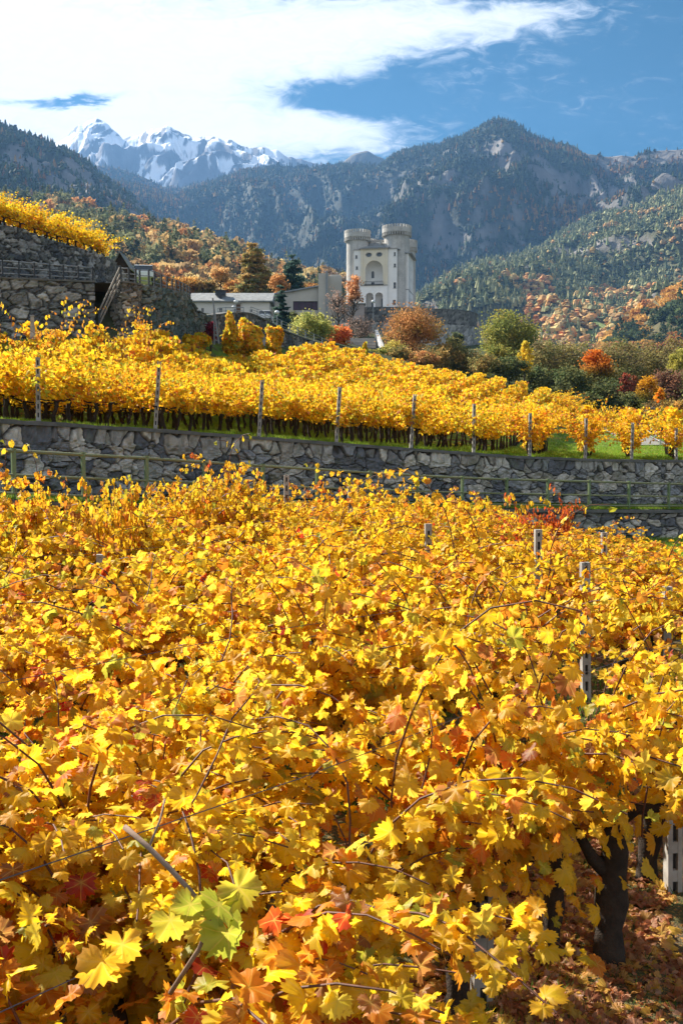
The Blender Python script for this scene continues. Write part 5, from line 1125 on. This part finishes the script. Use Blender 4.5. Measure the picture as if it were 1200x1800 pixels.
# dark timber gable roof poking over the terrace
Yh = 70.0; p = P(212, 470, Yh); hut = empty('hut', (p.x, Yh, p.z), label='little dark wooden hut gable at the end of the upper vine row', cat='hut'); kh = Yh / F; hut.scale = (.72, .72, .72)
mb = MB(); mb.add([(-.5, 0, -1), (.75, 0, -1), (.75, 0, .3), (0, 0, 1.4), (-.5, 0, .6), (-.5, 3, -1), (.75, 3, -1), (.75, 3, .3), (0, 3, 1.4), (-.5, 3, .6)], [(0, 1, 2, 4), (5, 9, 7, 6), (1, 6, 7, 2), (0, 4, 9, 5)], [(4, 2, 3), (9, 8, 7)]); mb.build('wall', M_plain('dark_wood', (.05, .03, .022), (.03, .02, .015), 5), hut)
mb = MB(); mb.add([(0, -.4, 1.5), (1.15, -.4, -.25), (1.15, 3.2, -.25), (0, 3.2, 1.5), (0, -.4, 1.38), (1.07, -.4, -.3), (1.07, 3.2, -.3), (0, 3.2, 1.38), (-.75, -.4, .3), (-.75, 3.2, .3), (-.7, -.4, .2), (-.7, 3.2, .2)], [(0, 1, 2, 3), (4, 7, 6, 5), (0, 4, 5, 1), (0, 3, 9, 8), (4, 10, 11, 7), (0, 8, 10, 4), (1, 5, 6, 2)]); mb.build('roof', mslate, hut)
# street lamps
def lamp(u, vt, vb, Y, label, r=.28):
    a, b = P(u, vb, Y), P(u, vt, Y); h = b.z - a.z; root = empty('street_lamp', tuple(a), label=label, cat='street lamp'); mb = MB(); mb.tube([(0, 0, -.5), (0, 0, 1), (0, 0, h - r)], [.10, .07, .05], 8); mb.build('pole', mltmet, root)
    import mathutils
    an = np.linspace(0, 2 * PI, 13)[:-1]; mb = MB(); n = 7; Vv = [(math.cos(x) * r * math.sin(t), math.sin(x) * r * math.sin(t), h + r * math.cos(t) * .8) for t in np.linspace(.05, PI - .05, n) for x in an]
    mb.add(Vv, np.concatenate([np.stack([i * 12 + np.arange(12), (i + 1) * 12 + np.arange(12), (i + 1) * 12 + (np.arange(12) + 1) % 12, i * 12 + (np.arange(12) + 1) % 12], 1) for i in range(n - 1)])); mb.build('globe', M_plain('opal_glass', (.75, .77, .78), (.7, .72, .74), 2, rough=.3, bump=0), root, smooth=True)
lamp(415, 530, 560, 150, 'white globe street lamp in front of the slate roofed house', .33); lamp(410.5, 539.5, 558, 155, 'shorter white globe lamp beside the taller one at the house', .24); lamp(656, 530, 580, 240, 'slim lamp post with a flat white head before the castle wall', .5); lamp(487, 549, 575, 120, 'white globe lamp beside the small dark fir', .3)
# parked cars seen through the fence
def car(u, v, Y, rz, label, body, sc=1.0):
    p = P(u, v, Y); root = empty('parked_car', tuple(p), rz, label=label, cat='car'); m = M_plain('car_paint', body, tuple(x * .9 for x in body), 2, rough=.3, bump=0, spec=.6)
    L, Wd = 4.2 * sc, 1.75; prof = [(-L / 2, .35), (-L / 2, .8), (-L / 2 + .1, .95), (L / 2 - .9, .95), (L / 2 - .1, .75), (L / 2, .35)]
    def pr(pts, w_, nm, mm, par): mb = MB(); mb.prism(pts, [], -w_ / 2, w_ / 2, lambda x, y, z: (x, z, y)); return mb.build(nm, mm, par)
    pr(prof, Wd, 'body', m, root); cab = pr([(-L / 2 + .25, .95), (-L / 2 + .55, 1.42), (L / 2 - 1.7, 1.45), (L / 2 - 1.0, .95)], Wd - .16, 'windows', mglass, root); cab.name = 'glasshouse'; pr([(-L / 2 + .5, 1.42), (-L / 2 + .6, 1.50), (L / 2 - 1.75, 1.52), (L / 2 - 1.6, 1.44)], Wd - .14, 'roof', m, root)
    for x in (-L / 2 + .8, L / 2 - .8):
        for y in (-Wd / 2 + .1, Wd / 2 - .1):
            mb = MB(); mb.tube([(x, y - .11, .33), (x, y + .11, .33)], .33, 14); wh = mb.build('wheel', miron, root); mb = MB(); mb.tube([(x, y - .13, .33), (x, y + .13, .33)], .19, 10); mb.build('rim', mltmet, wh)
    for y in (-.6, .6): mb = MB(); mb.box((L / 2 - .03, y, .68), (.08, .3, .14)); mb.build('headlight', mtrim, root)
car(254, 500, 92, PI / 2 + .15, 'white car parked on the terrace behind the fence', (.7, .72, .72)); car(468, 566, 150, 1.5, 'white car parked at the end of the slate roofed house', (.7, .7, .7))
# ---------------- trees ----------------
mtleaf = M_leaf('tree_leaf', trans=.42, gloss=.0); mtbark = M_plain('tree_bark', (.10, .08, .06), (.06, .05, .04), 3, bump=.8)
def tree(name, u, vt, vb, wpx, Y, label, cols, cat='tree', style='round', n=4200, leaf=.28, dens=1.0, limbs=9, seed=None, gap=.0, group=None, th=.22):
    rg = np.random.default_rng(seed if seed is not None else int(u * 7 + vt)); b = P(u, vb, Y); H = P(u, vt, Y).z - b.z; R = wpx * Y / F / 2 * (1.22 if style in ('round', 'flame', 'slim') else 1.1)
    root = empty(name, tuple(b), rg.uniform(0, 6), label=label, cat=cat, group=group); mb = MB(); lean = rg.normal(0, .03, 2) * H
    tr = np.array([(lean[0] * t, lean[1] * t, H * t * (.9 if style in ('cone', 'cedar') else .72) - .6 * (t == 0)) for t in np.linspace(0, 1, 6)]); tr[1:-1, :2] += rg.normal(0, .012 * H, (4, 2)); r0 = max(.06, H * .022)
    mb.tube(tr, r0 * np.linspace(1.3, .18, 6), 7); tips = []
    cone = style in ('cone', 'cedar', 'slim')
    for i in range(limbs * (2 if style in ('cedar', 'bare') else 1)):
        t = rg.uniform(.2, .95); az = rg.uniform(0, 2 * PI); s = np.array([np.interp(t, np.linspace(0, 1, 6), tr[:, a]) for a in range(3)])
        if cone: Rl = R * (1 - t) * 1.15 + .1; rise = -.05 if style == 'cone' else .12
        else: Rl = R * math.sqrt(max(.1, 1 - (2 * t - .95) ** 2)) * .8; rise = .9
        if style == 'slim': rise = 1.6
        e = s + np.array((math.cos(az) * Rl, math.sin(az) * Rl, rise * Rl * .8)); e[2] = min(e[2], H * .95); m = (s + e) / 2 + rg.normal(0, .06, 3) * Rl + (0, 0, Rl * .1); mb.tube([s, m, e], [r0 * .45 * (1 - t * .6), r0 * .28, r0 * .08], 5); tips.append(e); tips.append(m)
        if not cone:
            for q in range(3 if style != 'bare' else 6):
                e2 = m + rg.normal(0, .45, 3) * Rl * .8 + (0, 0, Rl * .3); e2[2] = min(e2[2], H); mb.tube([m, (m + e2) / 2 + rg.normal(0, .04, 3), e2], [r0 * .18, r0 * .12, r0 * .04], 4, cap=False); tips.append(e2)
    mb.build('trunk', mtbark, root, smooth=True)
    # foliage: clumps spread through the crown volume with an uneven outline
    nc = int(46 * dens) if not cone else int(80 * dens); cc = []
    for i in range(nc):
        if style == 'cone' or style == 'cedar':
            t = 1 - math.sqrt(rg.random()) ; az = rg.uniform(0, 2 * PI); lev = np.round(t * 11) / 11 + rg.normal(0, .012); rr_ = R * (1 - lev) ** .85 * rg.uniform(.35, 1.0) * (1.0 if style == 'cone' else rg.choice([.75, 1.1])); cc.append((math.cos(az) * rr_, math.sin(az) * rr_, H * (th * .6 + (1 - th * .6) * lev) - rr_ * (.18 if style == 'cone' else -.0)))
        elif style in ('slim', 'flame'):
            t = rg.random(); az = rg.uniform(0, 2 * PI); rr_ = R * math.sin(PI * min(1, t * .9 + .1)) ** .7 * rg.uniform(.1, .9); cc.append((math.cos(az) * rr_, math.sin(az) * rr_, H * (th + (1 - th) * t * .97)))
        else:
            d = rg.normal(0, 1, 3); d /= np.linalg.norm(d); q = rg.random() ** .45 * .86; cc.append((d[0] * q * R, d[1] * q * R, H * (th + (1 - th) / 2) + d[2] * q * H * (1 - th) / 2))
    cc = np.array(cc); cc[:, :2] += lean * (cc[:, 2:3] / H); nl = n; ci = rg.integers(0, nc, nl); cs = (R * .26 if not cone else R * .17) * rg.uniform(.6, 1.3, nc)
    flat = np.array((1, 1, .35)) if style in ('cone', 'cedar') else np.array((1, 1, .85))
    pos = cc[ci] + rg.normal(0, 1, (nl, 3)) * .62 * cs[ci][:, None] * flat; pos[:, 2] = np.clip(pos[:, 2], .05 * H, H * 1.01)
    tab = np.array(cols) * (1.0 if style == 'flame' else 1.7); base = tab[rg.integers(0, len(tab), nc)]; c = base[ci] * rg.uniform(.7, 1.3, (nl, 1)) * rg.uniform(.8, 1.2, nc)[ci][:, None]
    if style == 'flame': hh = np.clip(pos[:, 2:3] / H, 0, 1); hh = sstep(.42, .82, hh); c = tab[0] * hh + tab[1] * (1 - hh); c = c * rg.uniform(.7, 1.3, (nl, 1))
    s = leaf * rg.uniform(.6, 1.3, nl)
    V, Fc, C, Uv = place_leaves(2, pos, rg.normal(0, .6, (nl, 3)) + (0, 0, -.3), rg.normal(0, .6, (nl, 3)) + (0, -.2, .6), s, c, rg)
    mesh_np('crown', V, [Fc], mtleaf, root, col=C, uv=Uv); return root
OL = [(.14, .15, .03), (.10, .12, .03), (.18, .17, .035), (.20, .16, .03)]; BR = [(.28, .13, .04), (.22, .11, .04), (.34, .15, .05), (.24, .16, .04)]; PINE = [(.03, .055, .04), (.04, .07, .05), (.025, .05, .04)]; OP = [(.15, .13, .04), (.22, .14, .04), (.10, .10, .035), (.26, .16, .05)]
GY = [(.50, .36, .03), (.42, .32, .03)]; RD_ = [(.26, .06, .03), (.20, .05, .03), (.16, .06, .035)]; DG = [(.05, .07, .025), (.07, .08, .03), (.09, .09, .03)]; OG = [(.14, .12, .04), (.11, .11, .035), (.17, .13, .04), (.13, .10, .045)]
tree('conifer_tree', 447, 419, 530, 74, 215, 'large brownish green conifer behind the slate roofed house', OP, style='cone', n=9000, leaf=.62, dens=2.2, th=.15)
tree('cedar_tree', 508, 443, 530, 56, 215, 'dark blue green cedar with a thin top beside the brown conifer', PINE, style='cedar', n=6500, leaf=.5, dens=1.8, th=.2)
tree('fir_tree', 493, 498, 580, 34, 140, 'small dark fir in front of the modern beige building', PINE, style='cone', n=4500, leaf=.32, dens=1.4, th=.08)
tree('shrub', 512, 545, 585, 26, 150, 'dark evergreen shrub right of the small fir', DG, cat='shrub', n=2500, leaf=.3, th=.02)
tree('round_shrub', 547, 544, 612, 62, 110, 'round yellow green bush by the descending fence', [(.24, .24, .06), (.18, .20, .05), (.30, .27, .07)], cat='bush', n=7000, leaf=.22, th=.02, dens=1.5)
tree('orange_shrub', 592, 562, 622, 42, 115, 'orange red bush beside the round yellow green one', [(.48, .14, .04), (.36, .18, .04), (.30, .20, .05), (.40, .10, .03)], cat='bush', n=3600, leaf=.22, th=.05)
tree('small_tree', 487, 478, 545, 30, 205, 'small orange brown tree between the two tall conifers', [(.34, .16, .05), (.28, .14, .05)], n=2500, leaf=.4)
tree('bare_tree', 596, 500, 585, 44, 150, 'nearly bare tree against the beige slab building', [(.26, .17, .13)], style='bare', n=500, leaf=.25, limbs=16, th=.3)
tree('bare_tree', 617, 478, 590, 34, 160, 'tall thin tree with rusty top leaves left of the castle', [(.40, .19, .08), (.34, .17, .08)], style='bare', n=1500, leaf=.3, limbs=14, th=.45)
tree('bare_tree', 634, 556, 608, 62, 135, 'spreading leafless brown tree below the gatehouse', [(.14, .10, .08)], style='bare', n=900, leaf=.22, limbs=20, th=.2)
tree('bare_tree', 585, 470, 500, 40, 240, 'leafless treetop above the modern building roof', [(.16, .13, .13)], style='bare', n=250, leaf=.3, limbs=14, th=.2)
tree('russet_tree', 727, 537, 642, 92, 125, 'round russet brown tree in front of the castle wall', BR, n=9500, leaf=.22, dens=1.7, limbs=16, th=.14)
tree('shrub', 790, 596, 650, 60, 122, 'brownish scrub right of the russet tree', OP, cat='bush', n=3500, leaf=.24, th=.02)
tree('shrub', 690, 598, 634, 40, 120, 'yellow green scrub left of the russet tree', [(.34, .26, .05), (.24, .22, .05)], cat='bush', n=2500, leaf=.22, th=.02)
tree('shrub', 850, 622, 660, 50, 115, 'thin olive scrub on the grass bank under the bastion', OP, cat='bush', n=2500, leaf=.22, th=.02)
tree('dark_bush', 800, 582, 612, 26, 250, 'dark green bush growing against the bastion foot', DG, cat='bush', n=1500, leaf=.5, th=.02)
tree('olive_tree', 898, 547, 640, 94, 165, 'broad olive green tree right of the bastion', OL, n=9500, leaf=.33, dens=1.8, limbs=14, th=.0)
tree('yellow_tree', 921, 600, 672, 28, 118, 'slim bright yellow tree before the olive green trees', GY, style='slim', n=2400, leaf=.24, th=.25)
tree('flame_tree', 1047, 616, 700, 62, 118, 'bright orange tree shading to yellow green below', [(.66, .18, .02), (.20, .17, .03)], style='flame', n=7500, leaf=.24, dens=1.4, th=.03)
tree('red_tree', 1097, 655, 722, 28, 112, 'slender dark red tree right of the flame coloured one', RD_, style='slim', n=3000, leaf=.2, th=.05)
tree('red_tree', 1116, 660, 718, 24, 116, 'shorter brownish red tree behind the slender one', [(.24, .08, .035), (.20, .08, .04)], style='slim', n=2600, leaf=.2, th=.05)
tree('orange_tree', 1136, 661, 738, 46, 106, 'green tree with a glowing orange top near the right edge', [(.62, .30, .02), (.12, .13, .03)], style='flame', n=5200, leaf=.2, th=.03)
tree('orange_shrub', 1158, 682, 732, 20, 104, 'small leaning bright orange shrub by the green one', [(.60, .28, .02), (.5, .22, .02)], cat='bush', style='slim', n=1800, leaf=.18, th=.02)
tree('yellow_tree', 1190, 612, 690, 44, 125, 'yellow green tree cut by the right edge', [(.28, .24, .04), (.22, .20, .04)], n=4500, leaf=.24, th=.1)
tree('red_tree', 1180, 645, 735, 60, 112, 'wide dusky red brown tree at the right edge', [(.16, .08, .05), (.20, .09, .05), (.12, .08, .05)], n=6000, leaf=.22, th=.05)
back = [(955, 606, 690, 70, 128, 'olive tree just right of the slim yellow one', OG), (1000, 600, 695, 80, 132, 'olive brown tree left of the flame coloured tree', OG), (1005, 640, 712, 50, 112, 'dark green bush mass at the corner of the vineyard', DG), (1085, 598, 700, 80, 138, 'olive brown tree behind the flame coloured tree', OG),
        (1125, 596, 700, 74, 142, 'tall brownish tree behind the dark red ones', OG), (1165, 594, 700, 70, 145, 'olive brown tree behind the orange topped one', OG), (1210, 590, 700, 70, 145, 'brown tree half out of the frame at the right', OG), (1060, 665, 722, 60, 114, 'dark undergrowth bush below the flame coloured tree', DG),
        (940, 640, 690, 40, 120, 'small dark evergreen bush under the slim yellow tree', DG), (975, 650, 700, 50, 118, 'dark green bush under the olive trees', DG), (1105, 690, 738, 50, 108, 'dark bush below the dark red trees', DG), (1155, 705, 750, 60, 100, 'dark brown bush behind the gate', [(.10, .08, .03), (.16, .09, .03)]), (1035, 690, 728, 40, 106, 'dark low bush beside the gravel path', DG),
        (1195, 700, 752, 50, 96, 'orange brown bush at the right edge', [(.28, .14, .03), (.18, .12, .03)]), (1250, 610, 740, 90, 110, 'brown tree outside the right edge', OG), (870, 605, 668, 46, 125, 'olive bush at the edge of the grass bank', OL), (765, 610, 655, 50, 118, 'brown olive bush under the russet tree', OP), (815, 612, 660, 50, 121, 'pale brown bush below the dark bastion bush', OP), (660, 612, 640, 30, 116, 'small olive bush beside the tiered steps', OL), (700, 612, 645, 44, 116, 'olive bush at the left foot of the russet tree', OP), (895, 628, 672, 50, 116, 'dark olive bush left of the slim yellow tree', DG), (745, 618, 650, 40, 114, 'dull orange bush under the russet tree', BR)]
for (u, vt, vb, w_, Y, lab, cols) in back: tree('bush' if 'bush' in lab else 'olive_tree', u, vt - (0 if 'bush' in lab else 7), vb, w_ * 1.12, Y, lab, cols, cat='bush' if 'bush' in lab else 'tree', n=5200 if w_ > 60 else 3000, leaf=.26, th=.04, dens=1.3, limbs=12)
tree('autumn_tree', 388, 465, 512, 36, 230, 'pale orange tree with bare stems above the slate roof', [(.38, .22, .08), (.42, .26, .10)], style='bare', n=1800, leaf=.45, limbs=14, th=.35)
for j, (u, vt, vb, w_, lab, cols) in enumerate([(335, 488, 520, 36, 'golden bush at the left end of the slate roof', LARCH), (360, 492, 520, 34, 'brown green bush behind the slate roof', OP), (412, 492, 520, 34, 'yellow brown bush left of the big conifer', LARCH), (300, 480, 520, 36, 'orange bush behind the curving fence', LARCH), (540, 500, 520, 44, 'rust coloured bush behind the slanting roof', BR), (470, 495, 525, 30, 'rusty shrub between the conifers', BR), (270, 488, 512, 30, 'olive bush behind the white car', OP)]):
    tree('autumn_bush', u, vt, vb, w_, 235, lab, [tuple(c) for c in np.array(cols) * .9], cat='bush', n=2600, leaf=.5, th=.02)
tree('dark_red_shrub', 371, 556, 608, 16, 62.5, 'dark red shrub against the greenish rubble wall', [(.16, .02, .03), (.10, .02, .03)], cat='bush', n=1500, leaf=.14, th=.0)
# ---------------- small things, ground cover ----------------
root = empty('pole_frame', (0, 0, 0), label='pale weathered lattice pole leaning beside the dark red shrub', cat='pole')
mb = MB(); mb.bar(P(374, 524, 62), P(385, 604, 62), .09); mb.build('pole', mltmet, root); mb = MB(); mb.bar(P(376, 540, 62.1), P(377, 606, 62.1), .07); mb.build('pole', mltmet, root); mb = MB()
for i in range(7):
    v = 545 + i * 8.5; mb.bar(P(376, v, 62.05), P(374.5 + (v - 524) * .1375 + .5, v + 4, 62.05), .05)
mb.build('bracing', mltmet, root)
# pale stake on the grass at upper left
def stake(u, vt, vb, Y, label, w_=.12):
    a, b = P(u, vb, Y), P(u, vt, Y); root = empty('stake', tuple(a), label=label, cat='post'); mb = MB(); mb.box((0, 0, (b.z - a.z) / 2), (w_, w_, b.z - a.z), .3, .6); mb.build('shaft', mconc, root); mb = MB(); mb.box((0, 0, b.z - a.z + .02), (w_ * .7, w_ * .7, .05)); mb.build('cap', mltmet, root)
stake(58, 556, 596, 41, 'pale stone stake on the grass bank at upper left', .22); stake(205, 592, 612, 43, 'thin wooden stake at the foot of the stone steps', .08); stake(285, 596, 615, 46, 'thin wooden stake below the greenish wall', .08)
# gate railing and gravel path at the right
gp = [(1040, 768, 86), (1062, 757, 92), (1095, 757, 92), (1120, 765, 80), (1150, 782, 62)]
V = []
for (u0, v0, u1_, v1_, Y) in ((1020, 742, 1032, 742, 118), (1030, 748, 1042, 750, 100), (1040, 757, 1092, 757, 92), (1055, 764, 1120, 764, 76), (1080, 770, 1150, 772, 66), (1110, 779, 1180, 779, 57)):
    for u, v in ((u0, v0), (u1_, v1_)):
        X = (u - 600) / F * Y; V.append((X, Y, tz(X, Y) + .06))
o = mesh_np('gravel_path', V, [grid_faces(6, 2)], mpath); tag(o, 'grey gravel path leading to the gate', kind='structure')
def rail2(name, pts, h, label, cat, n=3):
    f = []
    for u, Y in pts: X = (u - 600) / F * Y; f.append((X, Y, tz(X, Y)))
    return railing(name, f, [h] * len(f), label, (.35, .66, .97), .07, .025, mtrim if 'white' in label else mgreen2, mltmet, kind=cat, ball=False)
rail2('fence', [(1048, 93), (1058, 93), (1070, 93), (1082, 93), (1094, 93)], .78, 'pale green field gate railing behind the gravel path', 'fence')
rail2('handrail', [(1124, 74), (1136, 67), (1148, 61), (1158, 57)], .75, 'white sloping stair railing right of the narrow vine row', 'handrail')
p = P(1146, 736, 100); root = empty('sign', tuple(p), label='small white blank sign on a thin pole among the orange bushes', cat='sign'); mb = MB(); mb.tube([(0, 0, -.5), (0, 0, 1.1)], .03, 6); mb.build('pole', mltmet, root); mb = MB(); mb.box((0, -.05, .95), (.42, .03, .5)); mb.build('panel', M_plain('white_sign', (.75, .72, .72), (.7, .68, .68), 3, bump=0), root)
p = P(1008, 738, 95); root = empty('boulder', tuple(p), label='dark blue grey boulder beside the gravel path', cat='rock'); rg = np.random.default_rng(3)
t_ = np.linspace(.01, PI - .01, 9); a_ = np.linspace(0, 2 * PI, 15)[:-1]; Vb = np.array([(math.cos(a) * math.sin(t), math.sin(a) * math.sin(t), math.cos(t)) for t in t_ for a in a_]); Vb *= (.8 + .5 * rg.random((len(Vb), 1))) * np.array((1.0, .8, .8)); mb = MB()
mb.add(Vb, np.concatenate([np.stack([i * 14 + np.arange(14), (i + 1) * 14 + np.arange(14), (i + 1) * 14 + (np.arange(14) + 1) % 14, i * 14 + (np.arange(14) + 1) % 14], 1) for i in range(8)])); mb.build('stone', M_plain('blue_rock', (.10, .12, .16), (.07, .08, .11), 3, bump=.8), root)
# grass blades and fallen leaves
def grass(name, pts, h, w_, cols, label, seed):
    rg = np.random.default_rng(seed); n = len(pts); a = rg.uniform(0, 2 * PI, n); hh = h * rg.uniform(.5, 1.4, n); ww = w_ * rg.uniform(.7, 1.3, n); d = np.stack([np.cos(a), np.sin(a)], 1)
    ln = rg.normal(0, .45, (n, 2)) * hh[:, None]; b0 = pts.copy(); b0[:, :2] -= d * ww[:, None]; b1 = pts.copy(); b1[:, :2] += d * ww[:, None]; t = pts.copy(); t[:, :2] += ln; t[:, 2] += hh
    V = np.stack([b0, b1, t], 1).reshape(-1, 3); c = np.array(cols)[rg.integers(0, len(cols), n)] * rg.uniform(.7, 1.3, (n, 1)); o = mesh_np(name, V, [np.arange(n * 3).reshape(-1, 3)], mtleaf, col=np.repeat(c, 3, 0)); tag(o, label, kind='stuff')
rg = np.random.default_rng(17)
GC = [(.13, .26, .02), (.18, .32, .025), (.22, .34, .03), (.28, .33, .05)]
def fan(n, u0, u1, Y0f, Y1f, zf, clump=1.2, thr=.4, seed=1):
    u = rg.uniform(u0, u1, n); a = np.array([Y0f(x) for x in np.linspace(u0, u1, 200)]); b = np.array([Y1f(x) for x in np.linspace(u0, u1, 200)]); ya, yb = np.interp(u, np.linspace(u0, u1, 200), a), np.interp(u, np.linspace(u0, u1, 200), b)
    Y = 1 / (1 / ya + rg.random(n) * (1 / yb - 1 / ya)); X = (u - 600) / F * Y; k = fbm(X / clump, Y / clump, 3, seed) > thr; X, Y = X[k], Y[k]; return np.stack([X, Y, zf(X, Y)], 1)
up = fan(150000, -60, 1280, lambda u: float(wallY(u)) + .5, lambda u: float(wallY(u)) + (14 if u < 950 else 30), lambda x, y: terr(x, y), 1.5, .38)
grass('upper_grass', up, .13, .012, GC, 'bright green grass under the upper vines', 1)
fp = fan(70000, -40, 1600, lambda u: 7.5, lambda u: 34, lambda x, y: fgz(x, y), .9, .47); fp = fp[rail_d(fp[:, 0], fp[:, 1]) > .3]
grass('foreground_grass', fp, .12, .008, [(.06, .12, .02), (.09, .17, .02), (.12, .18, .04)], 'sparse green grass between the foreground rows', 2)
gw = fan(22000, 900, 1240, lambda u: 27, lambda u: 36, lambda x, y: fgz(x, y), .9, .2); gw = gw[rail_d(gw[:, 0], gw[:, 1]) > .2]
grass('foreground_grass', gw, .22, .013, GC, 'lush green grass at the foot of the ledge wall at right', 6)
near = fan(8000, 750, 1700, lambda u: 4.2, lambda u: 9, lambda x, y: fgz(x, y), .5, .45)
grass('foreground_grass', near, .06, .004, [(.05, .10, .02), (.08, .15, .02), (.10, .14, .04)], 'short dark grass on the bare corner at lower right', 4)
pp = offset_curve(rc, 0); n = 40000; i = rg.integers(0, len(rc) - 1, n); f = rg.random(n); b = rc[i] * (1 - f[:, None]) + rc[i + 1] * f[:, None]; t = rc[i + 1] - rc[i]; t /= np.linalg.norm(t[:, :2], axis=1)[:, None]; d = np.where(rg.random(n) < .5, rg.uniform(-.18, .5, n), rg.uniform(.5, 2.4, n)); pts = b + np.stack([-t[:, 1] * d, t[:, 0] * d, np.full(n, .02)], 1)
grass('path_grass', pts, .10, .010, GC + [(.3, .3, .08)], 'grass along the path behind the railing', 3)
def litter(name, pts, size, label, cols, lv, seed):
    rg2 = np.random.default_rng(seed); n = len(pts); c = np.array(cols)[rg2.integers(0, len(cols), n)] * rg2.uniform(.7, 1.2, (n, 1)); p = pts + (0, 0, .02); V, Fc, C, Uv = place_leaves(lv, p, np.concatenate([rg2.normal(0, 1, (n, 2)), rg2.normal(0, .2, (n, 1))], 1), rg2.normal(0, .3, (n, 3)) + (0, 0, 1), size * rg2.uniform(.6, 1.2, n), c, rg2)
    o = mesh_np(name, V, [Fc], MATS['vine_leaf'], col=C, uv=Uv); tag(o, label, kind='stuff')
LC = [(.42, .20, .08), (.36, .15, .06), (.55, .32, .08), (.50, .28, .16), (.30, .12, .05), (.62, .40, .06)]
litter('fallen_leaves', fan(2600, 500, 1240, lambda u: 4.0, lambda u: 10, lambda x, y: fgz(x, y), .7, .42), .125, 'dry brown vine leaves littering the soil at lower right', LC, 0, 8)
litter('fallen_leaves', fan(5600, 900, 1700, lambda u: 4.0, lambda u: 8.5, lambda x, y: fgz(x, y), .7, .2), .115, 'thick litter of curled brown leaves in the lower right corner', LC, 0, 18)
litter('fallen_leaves', fan(11000, -40, 1600, lambda u: 9, lambda u: 34, lambda x, y: fgz(x, y), 1, .42), .12, 'fallen leaves between the foreground rows', LC, 2, 9)
litter('fallen_leaves', fan(9000, -40, 1280, lambda u: float(wallY(u)) + .5, lambda u: float(wallY(u)) + 16, lambda x, y: terr(x, y), 2.2, .47), .13, 'fallen yellow leaves on the upper terrace grass', LC + [(.7, .4, .05)] * 3, 2, 10)
for p_ in allp:
    if p_.name not in used:
        for c_ in list(p_.children): bpy.data.objects.remove(c_)
        bpy.data.objects.remove(p_)
build_haze()
